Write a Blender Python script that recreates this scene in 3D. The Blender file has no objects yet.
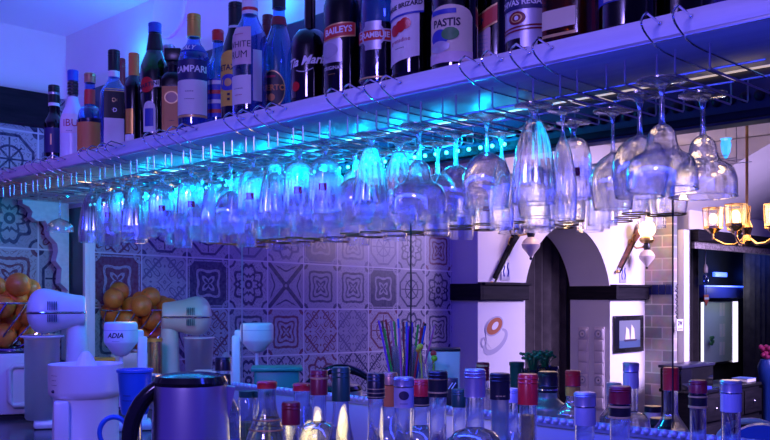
import bpy, bmesh, math, random
from math import sin, cos, pi, sqrt, atan2, radians
from mathutils import Vector, Matrix

random.seed(7)
sc = bpy.context.scene
COL = sc.collection

# ------------------------------------------------------------------ camera
F, CX, CY, CZ, HOR = 906.0, 3.57, -1.75, 1.5, 297.0
THETA = math.asin(0.700)
cam_d = bpy.data.cameras.new('camera')
cam = bpy.data.objects.new('camera', cam_d)
COL.objects.link(cam)
cam.location = (CX, CY, CZ)
cam.rotation_euler = (pi / 2, 0, THETA)
cam_d.sensor_width = 36.0
cam_d.lens = F / 770.0 * 36.0
cam_d.shift_y = (HOR - 220.0) / 770.0
cam_d.clip_start = 0.02
sc.camera = cam

# ------------------------------------------------------------------ world, colour, sampling
w = bpy.data.worlds.new('world')
sc.world = w
w.use_nodes = True
w.node_tree.nodes['Background'].inputs[0].default_value = (0.08, 0.04, 1.0, 1)
w.node_tree.nodes['Background'].inputs[1].default_value = 0.40
sc.view_settings.view_transform = 'Standard'
sc.view_settings.look = 'None'
sc.view_settings.gamma = 1.0
sc.view_settings.exposure = 0.0
sc.view_settings.use_curve_mapping = False
sc.cycles.use_denoising = True
sc.cycles.max_bounces = 24
sc.cycles.diffuse_bounces = 3
sc.cycles.glossy_bounces = 4
sc.cycles.transmission_bounces = 20
sc.cycles.transparent_max_bounces = 64
sc.cycles.caustics_reflective = False
sc.cycles.caustics_refractive = False
sc.cycles.sample_clamp_indirect = 4.0


def lamp(name, kind, loc, energy, color, size=None, size_y=None, aim=None, radius=0.05, spread=None):
    d = bpy.data.lights.new(name, kind)
    d.energy = energy
    d.color = color
    if kind == 'AREA':
        d.shape = 'RECTANGLE'
        d.size = size
        d.size_y = size_y or size
        if spread:
            d.spread = spread
    else:
        d.shadow_soft_size = radius
    o = bpy.data.objects.new(name, d)
    o.location = loc
    if aim is not None:
        v = Vector(aim) - Vector(loc)
        o.rotation_euler = v.to_track_quat('-Z', 'Y').to_euler()
    COL.objects.link(o)
    return o


BLUE = (0.03, 0.10, 1.0)
CYAN = (0.0, 0.30, 1.0)
VIOLET = (0.42, 0.24, 1.0)
# ceiling wash of the blue bar light, the cyan strip under the shelf, warm lamps, added fills for bar and room
lamp('bar_front_fill', 'AREA', (3.2, -2.6, 2.53), 44, (0.34, 0.23, 1.0), 0.5, 0.4, aim=(1.6, -0.3, 1.7))  # added fill from behind the camera for shelf front and bottles
lamp('shelf_uplight', 'AREA', (2.0, -0.16, 1.97), 11, (0.10, 0.03, 1.0), 3.6, 0.05, aim=(2.0, -0.05, 2.57))
lamp('left_wash_light', 'AREA', (1.0, -1.2, 1.98), 4, (0.22, 0.08, 1.0), 0.8, 0.3, aim=(0.6, -1.0, 2.576))
lamp('wall_spot_a', 'POINT', (0.63, -0.07, 2.385), 0.65, (0.0, 0.45, 1.0), radius=0.04)
lamp('wall_spot_b', 'POINT', (1.43, -0.06, 2.40), 0.6, (0.0, 0.40, 1.0), radius=0.04)
for k in range(12):
    lamp('strip_light', 'POINT', (0.75 + k * 0.137, -0.08, 1.855), 1.5, (0.0, 0.46, 1.0), radius=0.012)
lamp('strip_glow', 'AREA', (1.45, -0.045, 1.845), 1.7, (0.0, 0.46, 1.0), 1.8, 0.09, aim=(1.45, -0.5, 1.83))
lamp('counter_blue_fill', 'AREA', (2.4, -0.75, 1.80), 20, (0.03, 0.06, 1.0), 2.6, 0.1, aim=(2.4, -0.35, 1.1))  # added fill that turns the silver ledge and counter bottles blue
lamp('tile_blue_light', 'AREA', (1.3, 1.5, 2.5), 30, (0.06, 0.035, 1.0), 1.6, 1.6, aim=(0.0, 1.6, 1.4))
lamp('room_wall_fill', 'AREA', (2.4, 4.6, 2.53), 100, (0.62, 0.46, 1.0), 1.4, 1.4, aim=(0.3, 4.1, 1.4), spread=radians(85))  # added area fill brightening the arch wall beyond its own lamps
lamp('mixer_warm_light', 'POINT', (0.72, -0.10, 1.48), 0.9, (1.0, 0.50, 0.16), radius=0.05)
lamp('counter_warm_light', 'POINT', (1.95, -0.30, 1.17), 0.5, (1.0, 0.72, 0.25), radius=0.06)


# ------------------------------------------------------------------ pixel -> place
def ray(px, py):
    u = px - 385.0
    return (-0.700 * F + 0.714 * u, 0.714 * F + 0.700 * u, HOR - py)


def at_y(px, py, Y):
    d = ray(px, py)
    t = (Y - CY) / d[1]
    return Vector((CX + t * d[0], Y, CZ + t * d[2]))


def at_x(px, py, X):
    d = ray(px, py)
    t = (X - CX) / d[0]
    return Vector((X, CY + t * d[1], CZ + t * d[2]))


def at_d(px, py, dep):
    d = ray(px, py)
    t = dep / F
    return Vector((CX + t * d[0], CY + t * d[1], CZ + t * d[2]))


def face_cam(p):
    return atan2(CY - p[1], CX - p[0]) + pi / 2


# ------------------------------------------------------------------ materials
def mat(name, color=(1, 1, 1), rough=0.5, metal=0.0, emit=None, estr=0.0, spec=0.5, coat=0.0):
    m = bpy.data.materials.new(name)
    m.use_nodes = True
    b = m.node_tree.nodes['Principled BSDF']
    b.inputs['Base Color'].default_value = (*color, 1)
    b.inputs['Roughness'].default_value = rough
    b.inputs['Metallic'].default_value = metal
    b.inputs['Specular IOR Level'].default_value = spec
    b.inputs['Coat Weight'].default_value = coat
    if emit:
        b.inputs['Emission Color'].default_value = (*emit, 1)
        b.inputs['Emission Strength'].default_value = estr
    return m


def noisy(m, scale, c1, c2, detail=4.0, stretch=(1, 1, 1), bump=0.0):
    nt = m.node_tree
    b = nt.nodes['Principled BSDF']
    tc = nt.nodes.new('ShaderNodeTexCoord')
    mp = nt.nodes.new('ShaderNodeMapping')
    mp.inputs['Scale'].default_value = stretch
    n = nt.nodes.new('ShaderNodeTexNoise')
    n.inputs['Scale'].default_value = scale
    n.inputs['Detail'].default_value = detail
    r = nt.nodes.new('ShaderNodeValToRGB')
    r.color_ramp.elements[0].color = (*c1, 1)
    r.color_ramp.elements[1].color = (*c2, 1)
    r.color_ramp.elements[0].position = 0.3
    r.color_ramp.elements[1].position = 0.7
    nt.links.new(tc.outputs['Object'], mp.inputs[0])
    nt.links.new(mp.outputs[0], n.inputs['Vector'])
    nt.links.new(n.outputs['Fac'], r.inputs[0])
    nt.links.new(r.outputs[0], b.inputs['Base Color'])
    if bump:
        bp = nt.nodes.new('ShaderNodeBump')
        bp.inputs['Strength'].default_value = bump
        bp.inputs['Distance'].default_value = 0.003
        nt.links.new(n.outputs['Fac'], bp.inputs['Height'])
        nt.links.new(bp.outputs[0], b.inputs['Normal'])
    return m


def glass(name, tint=(0.96, 0.98, 1.0), base=0.05, edge=0.75, rough=0.04, haze=0.0, power=2.2, lens=0.0):
    """thin glass: clear face on, mirror-like towards the silhouette"""
    m = bpy.data.materials.new(name)
    m.use_nodes = True
    nt = m.node_tree
    nt.nodes.clear()
    out = nt.nodes.new('ShaderNodeOutputMaterial')
    tr = nt.nodes.new('ShaderNodeBsdfTransparent')
    tr.inputs[0].default_value = (*tint, 1)
    gl = nt.nodes.new('ShaderNodeBsdfGlossy')
    gl.inputs['Color'].default_value = (0.95, 0.97, 1, 1)
    gl.inputs['Roughness'].default_value = rough
    lw = nt.nodes.new('ShaderNodeLayerWeight')
    lw.inputs['Blend'].default_value = 0.5
    pw = nt.nodes.new('ShaderNodeMath')
    pw.operation = 'POWER'
    pw.inputs[1].default_value = power
    ma = nt.nodes.new('ShaderNodeMath')
    ma.operation = 'MULTIPLY_ADD'
    ma.inputs[1].default_value = edge
    ma.inputs[2].default_value = base
    ma.use_clamp = True
    mx = nt.nodes.new('ShaderNodeMixShader')
    nt.links.new(lw.outputs['Facing'], pw.inputs[0])
    nt.links.new(pw.outputs[0], ma.inputs[0])
    nt.links.new(ma.outputs[0], mx.inputs[0])
    src = tr
    if lens:
        rf = nt.nodes.new('ShaderNodeBsdfRefraction')
        rf.inputs['Color'].default_value = (*tint, 1)
        rf.inputs['IOR'].default_value = 1.12
        rf.inputs['Roughness'].default_value = 0.0
        ml = nt.nodes.new('ShaderNodeMixShader')
        ml.inputs[0].default_value = lens
        nt.links.new(tr.outputs[0], ml.inputs[1])
        nt.links.new(rf.outputs[0], ml.inputs[2])
        src = ml
        tr = ml
    if haze:
        df = nt.nodes.new('ShaderNodeBsdfTranslucent')
        df.inputs[0].default_value = (0.9, 0.95, 1, 1)
        mh = nt.nodes.new('ShaderNodeMixShader')
        mh.inputs[0].default_value = haze
        nt.links.new(tr.outputs[0], mh.inputs[1])
        nt.links.new(df.outputs[0], mh.inputs[2])
        src = mh
    nt.links.new(src.outputs[0], mx.inputs[1])
    nt.links.new(gl.outputs[0], mx.inputs[2])
    nt.links.new(mx.outputs[0], out.inputs[0])
    return m


class Ex:
    """tiny expression builder over shader math nodes"""
    nt = None

    def __init__(s, v):
        s.v = v

    @staticmethod
    def op(o, *a):
        n = Ex.nt.nodes.new('ShaderNodeMath')
        n.operation = o
        for i, x in enumerate(a):
            if isinstance(x, Ex):
                Ex.nt.links.new(x.v, n.inputs[i])
            else:
                n.inputs[i].default_value = x
        return Ex(n.outputs[0])

    def __add__(s, o): return Ex.op('ADD', s, o)
    def __radd__(s, o): return Ex.op('ADD', s, o)
    def __sub__(s, o): return Ex.op('SUBTRACT', s, o)
    def __rsub__(s, o): return Ex.op('SUBTRACT', o, s)
    def __mul__(s, o): return Ex.op('MULTIPLY', s, o)
    def __rmul__(s, o): return Ex.op('MULTIPLY', s, o)
    def __truediv__(s, o): return Ex.op('DIVIDE', s, o)
    def abs(s): return Ex.op('ABSOLUTE', s)
    def sin(s): return Ex.op('SINE', s)
    def frac(s): return Ex.op('FRACT', s)
    def floor(s): return Ex.op('FLOOR', s)
    def gt(s, o): return Ex.op('GREATER_THAN', s, o)
    def lt(s, o): return Ex.op('LESS_THAN', s, o)
    def max(s, o): return Ex.op('MAXIMUM', s, o)
    def min(s, o): return Ex.op('MINIMUM', s, o)


def mixc(fac, a, b):
    n = Ex.nt.nodes.new('ShaderNodeMix')
    n.data_type = 'RGBA'
    if isinstance(fac, Ex):
        Ex.nt.links.new(fac.v, n.inputs[0])
    else:
        n.inputs[0].default_value = fac
    for i, x in ((6, a), (7, b)):
        if isinstance(x, tuple):
            n.inputs[i].default_value = (*x, 1)
        else:
            Ex.nt.links.new(x, n.inputs[i])
    return n.outputs[2]


def tile_material():
    m = mat('patchwork_tile', rough=0.25)
    nt = Ex.nt = m.node_tree
    b = nt.nodes['Principled BSDF']
    tc = nt.nodes.new('ShaderNodeTexCoord')
    sp = nt.nodes.new('ShaderNodeSeparateXYZ')
    nt.links.new(tc.outputs['Object'], sp.inputs[0])
    Y, Z = Ex(sp.outputs[1]), Ex(sp.outputs[2])
    T = 0.2344
    U = (Y - 0.590 + T * 60) / T
    V = (Z + (Y - 1.291) * 0.0145 - 1.6727 + T * 60) / T
    iu, iv = U.floor(), V.floor()
    fu, fv = U - iu, V - iv
    cb = nt.nodes.new('ShaderNodeCombineXYZ')
    nt.links.new(iu.v, cb.inputs[0])
    nt.links.new(iv.v, cb.inputs[1])
    wn = nt.nodes.new('ShaderNodeTexWhiteNoise')
    wn.noise_dimensions = '3D'
    nt.links.new(cb.outputs[0], wn.inputs['Vector'])
    rnd = Ex(wn.outputs['Value'])
    sr = nt.nodes.new('ShaderNodeSeparateColor')
    nt.links.new(wn.outputs['Color'], sr.inputs[0])
    rnd2, rnd3 = Ex(sr.outputs[1]), Ex(sr.outputs[2])
    x = (fu * 2.0 - 1.0).abs()
    y = (fv * 2.0 - 1.0).abs()
    r = Ex.op('SQRT', x * x + y * y)
    th = Ex.op('ARCTAN2', y, x)
    mx, mn = x.max(y), x.min(y)
    corner = Ex.op('SQRT', (1 - x) * (1 - x) + (1 - y) * (1 - y))

    def ring(v, c, wd):
        return (v - c).abs().lt(wd)

    leaf = (th * 8.0).sin() * 0.09
    leaf4 = (th * 4.0 + pi / 2).sin() * 0.12
    # rosette of petals
    p1 = ring(r + leaf, 0.72, 0.07).max(ring(r + leaf * -1.0, 0.42, 0.06)).max(ring(r, 0.14, 0.06)).max(ring(corner, 0.3, 0.05))
    # octagon frame with a cross inside
    octv = mx.max((x + y) * 0.72)
    p2 = ring(octv, 0.82, 0.05).max(ring(r, 0.45, 0.04)).max((mn).lt(0.03) * r.lt(0.75)).max((mx - mn).lt(0.04) * r.lt(0.6)).max(corner.lt(0.22))
    # diagonal cross with buds
    p3 = ((mx - mn).lt(0.13) * r.gt(0.16)).max(ring(mx + leaf4, 0.75, 0.04) * (mx - mn).gt(0.3)).max(ring(r, 0.12, 0.05))
    # scrolls
    wv = (x * 9.0 + (y * 6.0).sin() * 1.6).sin() * (y * 9.0 + (x * 6.0).sin() * 1.6).sin()
    p4 = ring(wv, 0.35, 0.2).max(ring(x + y, 1.05, 0.06))
    # star in a quatrefoil
    st = mx + mn * 0.45 + leaf4
    p5 = ring(st, 0.78, 0.06).max(ring(st, 0.5, 0.05)).max(ring(st, 0.2, 0.08)).max(corner.lt(0.34) * ring(corner, 0.2, 0.07).gt(0.5))
    # dark ground with light figure
    p6 = 1.0 - (ring(st, 0.6, 0.06).max(st.lt(0.3) * st.gt(0.16)).max(ring(mx, 0.9, 0.03)).max(ring(corner, 0.3, 0.05)))

    def pick(lo, hi):
        return rnd.gt(lo) * rnd.lt(hi)
    ink = p1 * pick(-1, 0.2)
    for p, lo, hi in ((p2, .2, .36), (p3, .36, .44), (p4, .44, .68), (p5, .68, .9), (p6, .9, 2)):
        ink = ink + p * pick(lo, hi)
    nz = nt.nodes.new('ShaderNodeTexNoise')
    nz.inputs['Scale'].default_value = 60
    nt.links.new(tc.outputs['Object'], nz.inputs['Vector'])
    ink = ink * (Ex(nz.outputs['Fac']) * 0.5 + 0.62)
    fw = (x * 15.0 + (y * 11.0).sin() * 2.2).sin() * (y * 15.0 + (x * 11.0).sin() * 2.2).sin()
    fine = ring(fw, 0.42, 0.2) * mx.lt(0.93)
    ink = ink.max(fine * (rnd3 * 0.35 + 0.25))
    inkc = mixc(rnd2.gt(0.55), (0.02, 0.02, 0.07), (0.16, 0.03, 0.05))
    inkc = mixc(rnd2.gt(0.8), inkc, (0.13, 0.12, 0.2))
    ground = mixc(rnd3, (0.34, 0.33, 0.37), (0.48, 0.46, 0.46))
    c = mixc(ink.min(1.0), ground, inkc)
    grout = mx.gt(0.972)
    c = mixc(grout, c, (0.66, 0.65, 0.66))
    nt.links.new(c, b.inputs['Base Color'])
    return m


def stone_material():
    m = mat('pier_stone', rough=0.6)
    nt = m.node_tree
    b = nt.nodes['Principled BSDF']
    tc = nt.nodes.new('ShaderNodeTexCoord')
    mp = nt.nodes.new('ShaderNodeMapping')
    mp.inputs['Rotation'].default_value = (pi / 2, 0, 0)
    br = nt.nodes.new('ShaderNodeTexBrick')
    br.inputs['Color1'].default_value = (0.66, 0.59, 0.50, 1)
    br.inputs['Color2'].default_value = (0.32, 0.32, 0.33, 1)
    br.inputs['Mortar'].default_value = (0.78, 0.74, 0.68, 1)
    br.inputs['Scale'].default_value = 1.0
    br.inputs['Mortar Size'].default_value = 0.005
    br.inputs['Brick Width'].default_value = 0.17
    br.inputs['Row Height'].default_value = 0.085
    nz = nt.nodes.new('ShaderNodeTexNoise')
    nz.inputs['Scale'].default_value = 14
    mx = nt.nodes.new('ShaderNodeMix')
    mx.data_type = 'RGBA'
    mx.blend_type = 'MULTIPLY'
    mx.inputs[0].default_value = 0.6
    nt.links.new(tc.outputs['Object'], mp.inputs[0])
    nt.links.new(mp.outputs[0], br.inputs['Vector'])
    nt.links.new(tc.outputs['Object'], nz.inputs['Vector'])
    nt.links.new(br.outputs['Color'], mx.inputs[6])
    nt.links.new(nz.outputs['Color'], mx.inputs[7])
    nt.links.new(mx.outputs[2], b.inputs['Base Color'])
    return m


M = dict(
    wall=noisy(mat('white_plaster', rough=0.8), 3, (0.74, 0.72, 0.74), (0.80, 0.78, 0.80)),
    ceil=mat('white_ceiling', (0.8, 0.8, 0.84), 0.85),
    tile=tile_material(),
    stone=stone_material(),
    darkwood=noisy(mat('black_stained_wood', rough=0.6, spec=0.12), 20, (0.006, 0.006, 0.010), (0.018, 0.015, 0.022), stretch=(0.3, 0.3, 3)),
    navy=noisy(mat('dark_navy_panel', rough=0.3), 9, (0.020, 0.020, 0.05), (0.035, 0.035, 0.08)),
    floor=noisy(mat('dark_floor', rough=0.4), 5, (0.03, 0.03, 0.04), (0.05, 0.05, 0.06)),
    counter=noisy(mat('dark_stone_counter', rough=0.2), 60, (0.02, 0.02, 0.03), (0.06, 0.06, 0.08)),
    shelf=noisy(mat('white_painted_shelf', rough=0.4), 40, (0.66, 0.63, 0.66), (0.78, 0.75, 0.77), stretch=(0.1, 1, 1.5), bump=0.15),
    white=mat('white_plastic', (0.78, 0.76, 0.74), 0.32),
    cream=mat('cream_plastic', (0.70, 0.62, 0.50), 0.3),
    black=mat('black_plastic', (0.012, 0.012, 0.014), 0.3),
    blackg=mat('black_gloss', (0.01, 0.01, 0.012), 0.12),
    blackm=mat('black_matte', (0.01, 0.01, 0.012), 0.8),
    chrome=mat('chrome', (0.8, 0.8, 0.82), 0.12, 1.0),
    steel=mat('brushed_steel', (0.78, 0.76, 0.74), 0.3, 1.0),
    wire=mat('dull_chrome_wire', (0.45, 0.45, 0.5), 0.3, 1.0),
    gold=mat('gold', (0.85, 0.58, 0.22), 0.25, 1.0),
    rimgold=mat('dark_gold_rim', (0.40, 0.24, 0.08), 0.35, 0.6),
    brass=mat('brass', (0.72, 0.45, 0.16), 0.3, 1.0),
    silver=mat('silver_cap', (0.55, 0.55, 0.62), 0.3, 0.8),
    silverb=mat('silver_blue_frame', (0.48, 0.50, 0.66), 0.35, 0.35),
    red=mat('red_cap', (0.62, 0.02, 0.02), 0.3),
    dred=mat('dark_red_cap', (0.22, 0.012, 0.02), 0.35),
    orangec=mat('orange_capsule', (0.70, 0.20, 0.04), 0.4),
    copper=mat('copper_cap', (0.55, 0.28, 0.15), 0.35, 0.5),
    goldcap=mat('gold_capsule', (0.72, 0.40, 0.06), 0.35, 0.4),
    dgreen=mat('dark_green_cap', (0.01, 0.07, 0.04), 0.35),
    bluec=mat('blue_cap', (0.03, 0.10, 0.55), 0.35),
    teal=mat('teal_plastic', (0.01, 0.26, 0.17), 0.4),
    jugblue=mat('blue_plastic', (0.02, 0.14, 0.62), 0.35),
    paper=mat('white_label', (0.80, 0.78, 0.78), 0.6),
    cream_l=mat('cream_label', (0.78, 0.70, 0.50), 0.6),
    yellow_l=mat('yellow_label', (0.75, 0.52, 0.06), 0.55),
    blue_l=mat('blue_label', (0.04, 0.06, 0.45), 0.5),
    navy_l=mat('navy_label', (0.02, 0.02, 0.12), 0.5),
    black_l=mat('black_label', (0.015, 0.012, 0.015), 0.5),
    red_l=mat('red_label', (0.60, 0.04, 0.03), 0.5),
    orange_l=mat('orange_label', (0.62, 0.24, 0.05), 0.5),
    pink_l=mat('pale_pink_label', (0.72, 0.55, 0.58), 0.55),
    silver_l=mat('silver_label', (0.60, 0.60, 0.68), 0.4, 0.4),
    green_p=mat('green_print', (0.05, 0.25, 0.06), 0.5),
    ink=mat('dark_print', (0.03, 0.02, 0.05), 0.6),
    inkred=mat('red_print', (0.42, 0.015, 0.06), 0.6),
    inkgold=mat('gold_print', (0.75, 0.50, 0.18), 0.4, 0.3),
    inkwhite=mat('white_print', (0.85, 0.85, 0.88), 0.5),
    g=glass('clear_glass', base=0.10, edge=0.9, rough=0.13, haze=0.0, lens=0.5),
    gv=glass('far_clear_glass', base=0.05, edge=0.8, rough=0.08, haze=0.0, lens=0.25),
    gb=glass('bottle_glass', tint=(0.90, 0.93, 0.98), base=0.08, edge=0.95, rough=0.05, haze=0.0, lens=0.55, power=1.7),
    gblue=glass('blue_tinted_glass', tint=(0.30, 0.45, 0.95), base=0.08, edge=0.7, rough=0.05, haze=0.05),
    ggreen=glass('green_glass', tint=(0.02, 0.16, 0.06), base=0.08, edge=0.6, rough=0.06),
    gbrown=glass('brown_glass', tint=(0.12, 0.035, 0.012), base=0.07, edge=0.6, rough=0.05),
    gdark=glass('near_black_glass', tint=(0.02, 0.012, 0.015), base=0.06, edge=0.5, rough=0.06),
    frost=glass('frosted_glass', tint=(0.55, 0.55, 0.62), base=0.12, edge=0.5, rough=0.35, haze=0.35),
    amber=glass('amber_spirit', tint=(0.72, 0.28, 0.05), base=0.03, edge=0.2, rough=0.1, haze=0.1),
    redliq=glass('red_spirit', tint=(0.60, 0.06, 0.04), base=0.03, edge=0.2, rough=0.1, haze=0.1),
    pale=glass('pale_glow_spirit', tint=(0.95, 0.80, 0.42), base=0.03, edge=0.2, rough=0.1, haze=0.18),  # pale gold spirit, its yellow also standing in for warm glow in the bottles
    clearliq=glass('clear_spirit', tint=(0.90, 0.90, 0.98), base=0.03, edge=0.2, rough=0.1, haze=0.06),
    plasticclear=glass('translucent_plastic', tint=(0.85, 0.85, 0.9), base=0.08, edge=0.4, rough=0.3, haze=0.5),
    orange=noisy(mat('orange_peel', rough=0.42), 90, (0.80, 0.20, 0.015), (0.88, 0.27, 0.03), bump=0.25),
    curtain=noisy(mat('dark_curtain', rough=0.9), 12, (0.020, 0.016, 0.020), (0.05, 0.04, 0.045)),
    wood=noisy(mat('reddish_wood', rough=0.4), 30, (0.10, 0.03, 0.015), (0.26, 0.08, 0.04)),
    socket=mat('socket_plastic', (0.78, 0.70, 0.72), 0.4),
    porcelain=mat('porcelain', (0.72, 0.62, 0.58), 0.25),
    globe=mat('lit_globe', (1, 0.9, 0.7), 0.4, emit=(1.0, 0.62, 0.26), estr=3.2),
    bulb=mat('lit_bulb', (1, 0.9, 0.7), 0.4, emit=(1.0, 0.66, 0.34), estr=9.0),
    lantern=glass('lantern_glass', tint=(1.0, 0.95, 0.86), base=0.05, edge=0.5, rough=0.12, haze=0.07),
    tube=mat('warm_tube', (1, 1, 1), 0.4, emit=(1.0, 0.72, 0.62), estr=0.62),
    led=mat('cyan_led', (1, 1, 1), 0.4, emit=(0.05, 0.75, 1.0), estr=9.0),
    ledblue=mat('blue_led', (1, 1, 1), 0.4, emit=(0.03, 0.10, 1.0), estr=3.0),
    ledwhite=mat('white_led', (1, 1, 1), 0.4, emit=(0.80, 0.72, 1.0), estr=1.6),
    jewel=mat('lit_blue_crystal', (0.1, 0.5, 1), 0.2, emit=(0.02, 0.35, 1.0), estr=1.2),
    mirrorpane=mat('pale_mirror', (0.55, 0.66, 0.64), 0.35, 0.0),
    leaf=mat('leaf_green', (0.03, 0.16, 0.05), 0.5),
    pinkfl=mat('pink_flower', (0.7, 0.06, 0.25), 0.5),
    sea=mat('sea_print', (0.05, 0.09, 0.18), 0.5),
    skyp=mat('sky_print', (0.16, 0.18, 0.22), 0.5),
    coffee=mat('coffee_print', (0.45, 0.12, 0.03), 0.5),
    cupgrey=mat('cup_shade_print', (0.45, 0.44, 0.55), 0.5),
    navytile=mat('navy_tile', (0.015, 0.02, 0.12), 0.2),
    fringe=noisy(mat('patterned_valance', rough=0.8), 60, (0.10, 0.08, 0.09), (0.5, 0.44, 0.42)),
)


# ------------------------------------------------------------------ mesh builder
class MB:
    def __init__(s):
        s.v, s.f = [], []

    def add(s, vs, fs):
        o = len(s.v)
        s.v.extend([tuple(v) for v in vs])
        s.f.extend([tuple(i + o for i in f) for f in fs])
        return s

    def box(s, c, d, rz=0.0, bev=0.0, mtx=None):
        bm = bmesh.new()
        bmesh.ops.create_cube(bm, size=1.0)
        bmesh.ops.scale(bm, vec=d, verts=bm.verts)
        if bev:
            bmesh.ops.bevel(bm, geom=bm.edges[:] + bm.verts[:], offset=bev, segments=2, affect='EDGES', profile=0.5)
        X = Matrix.Translation(c) @ Matrix.Rotation(rz, 4, 'Z') if mtx is None else mtx
        bm.verts.ensure_lookup_table()
        s.add([X @ v.co for v in bm.verts], [[v.index for v in f.verts] for f in bm.faces])
        bm.free()
        return s

    def lathe(s, prof, seg=28, rf=None, mtx=None, close=True):
        """prof: [(r, z)]; rf(z, angle, r) reshapes the radius"""
        vs, fs, rows = [], [], []
        for r, z in prof:
            if r < 1e-6:
                rows.append([len(vs)])
                vs.append(Vector((0, 0, z)))
            else:
                row = []
                for k in range(seg):
                    a = 2 * pi * k / seg
                    rr = rf(z, a, r) if rf else r
                    row.append(len(vs))
                    vs.append(Vector((rr * sin(a), -rr * cos(a), z)))
                rows.append(row)
        for a, b in zip(rows, rows[1:]):
            for k in range(seg):
                k2 = (k + 1) % seg
                if len(a) == 1 and len(b) == 1:
                    break
                if len(a) == 1:
                    fs.append((a[0], b[k2], b[k]))
                elif len(b) == 1:
                    fs.append((a[k], a[k2], b[0]))
                else:
                    fs.append((a[k], a[k2], b[k2], b[k]))
        if mtx is not None:
            vs = [mtx @ v for v in vs]
        return s.add(vs, fs)

    def tube(s, pts, r, seg=8, closed=False, taper=None):
        pts = [Vector(p) for p in pts]
        n = len(pts)
        vs, fs = [], []
        up = None
        for i, p in enumerate(pts):
            if closed:
                t = pts[(i + 1) % n] - pts[i - 1]
            else:
                t = pts[min(i + 1, n - 1)] - pts[max(i - 1, 0)]
            t.normalize()
            if up is None:
                up = t.orthogonal().normalized()
            up = (up - t * up.dot(t))
            if up.length < 1e-6:
                up = t.orthogonal()
            up.normalize()
            sd = t.cross(up)
            rr = r if taper is None else r * taper(i / max(1, n - 1))
            for k in range(seg):
                a = 2 * pi * k / seg
                vs.append(p + (up * cos(a) + sd * sin(a)) * rr)
        for i in range(n if closed else n - 1):
            j = (i + 1) % n
            for k in range(seg):
                k2 = (k + 1) % seg
                fs.append((i * seg + k, i * seg + k2, j * seg + k2, j * seg + k))
        if not closed:
            fs.append(tuple(range(seg))[::-1])
            fs.append(tuple((n - 1) * seg + k for k in range(seg)))
        return s.add(vs, fs)

    def ball(s, c, r, seg=20, rings=12, sc3=(1, 1, 1), mtx=None):
        prof = [(r * sin(pi * i / rings), -r * cos(pi * i / rings)) for i in range(rings + 1)]
        prof[0] = (0, -r)
        prof[-1] = (0, r)
        X = Matrix.Translation(c) @ (mtx or Matrix()) @ Matrix.Diagonal((*sc3, 1))
        return s.lathe(prof, seg, mtx=X)

    def prism(s, outline, depth, mtx=None):
        """outline [(x, z)] extruded from y = 0 to y = depth"""
        n = len(outline)
        vs = [Vector((x, 0, z)) for x, z in outline] + [Vector((x, depth, z)) for x, z in outline]
        fs = [tuple(range(n)), tuple(range(2 * n - 1, n - 1, -1))]
        for i in range(n):
            j = (i + 1) % n
            fs.append((j, i, n + i, n + j))
        if mtx is not None:
            vs = [mtx @ v for v in vs]
        return s.add(vs, fs)

    def mesh(s, name, m, smooth=True):
        me = bpy.data.meshes.new(name)
        me.from_pydata(s.v, [], s.f)
        bm = bmesh.new()
        bm.from_mesh(me)
        bmesh.ops.recalc_face_normals(bm, faces=bm.faces)
        bm.to_mesh(me)
        bm.free()
        if smooth:
            me.polygons.foreach_set('use_smooth', [True] * len(me.polygons))
            me.set_sharp_from_angle(angle=radians(38))
        me.materials.append(m)
        return me

    def build(s, name, m, parent=None, smooth=True, loc=None, rz=None):
        o = bpy.data.objects.new(name, s.mesh(name, m, smooth))
        COL.objects.link(o)
        if parent is not None:
            o.parent = parent
        if loc is not None:
            o.location = loc
        if rz is not None:
            o.rotation_euler.z = rz
        return o


def tag(o, label, cat, group=None):
    o['label'] = label
    o['category'] = cat
    if group:
        o['group'] = group
    return o


def thing(name, label, cat, loc=(0, 0, 0), rz=0.0, group=None):
    o = bpy.data.objects.new(name, None)
    o.empty_display_size = 0.02
    COL.objects.link(o)
    o.location = loc
    o.rotation_euler.z = rz
    return tag(o, label, cat, group)


def struct(name, mb, m, smooth=False):
    o = mb.build(name, m, smooth=smooth)
    o['kind'] = 'structure'
    return o


def inst(mesh, name, parent, loc=None):
    o = bpy.data.objects.new(name, mesh)
    COL.objects.link(o)
    o.parent = parent
    if loc is not None:
        o.location = loc
    return o


def copy_tree(o, parent=None):
    c = o.copy()
    COL.objects.link(c)
    if parent is not None:
        c.parent = parent
    for ch in list(o.children):
        copy_tree(ch, c)
    return c


_txt = {}


def text_verts(s, size, bold=0.0, shear=0.0, spacing=1.0):
    """flat lettering as (verts, faces), centred on the origin in x and z"""
    k = (s, size, bold, shear, spacing)
    if k not in _txt:
        cu = bpy.data.curves.new('lettering', 'FONT')
        cu.body = s
        cu.size = size
        cu.align_x = 'CENTER'
        cu.align_y = 'CENTER'
        cu.resolution_u = 2
        cu.offset = bold
        cu.shear = shear
        cu.space_character = spacing
        o = bpy.data.objects.new('lettering', cu)
        COL.objects.link(o)
        bpy.context.view_layer.update()
        me = bpy.data.meshes.new_from_object(o.evaluated_get(bpy.context.evaluated_depsgraph_get()))
        bm = bmesh.new()
        bm.from_mesh(me)
        bmesh.ops.subdivide_edges(bm, edges=[e for e in bm.edges if e.calc_length() > size * 0.5], cuts=1)
        bm.verts.ensure_lookup_table()
        bm.verts.index_update()
        _txt[k] = ([(v.co.x, v.co.y) for v in bm.verts], [[v.index for v in f.verts] for f in bm.faces])
        bm.free()
        bpy.data.objects.remove(o)
        bpy.data.curves.remove(cu)
        bpy.data.meshes.remove(me)
    return _txt[k]


def flat_text(s, size, m, parent, p, ux, uz, name='lettering', **kw):
    vs, fs = text_verts(s, size, **kw)
    ux, uz, p = Vector(ux), Vector(uz), Vector(p)
    return MB().add([p + ux * x + uz * z for x, z in vs], fs).build(name, m, parent, smooth=False)


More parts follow.
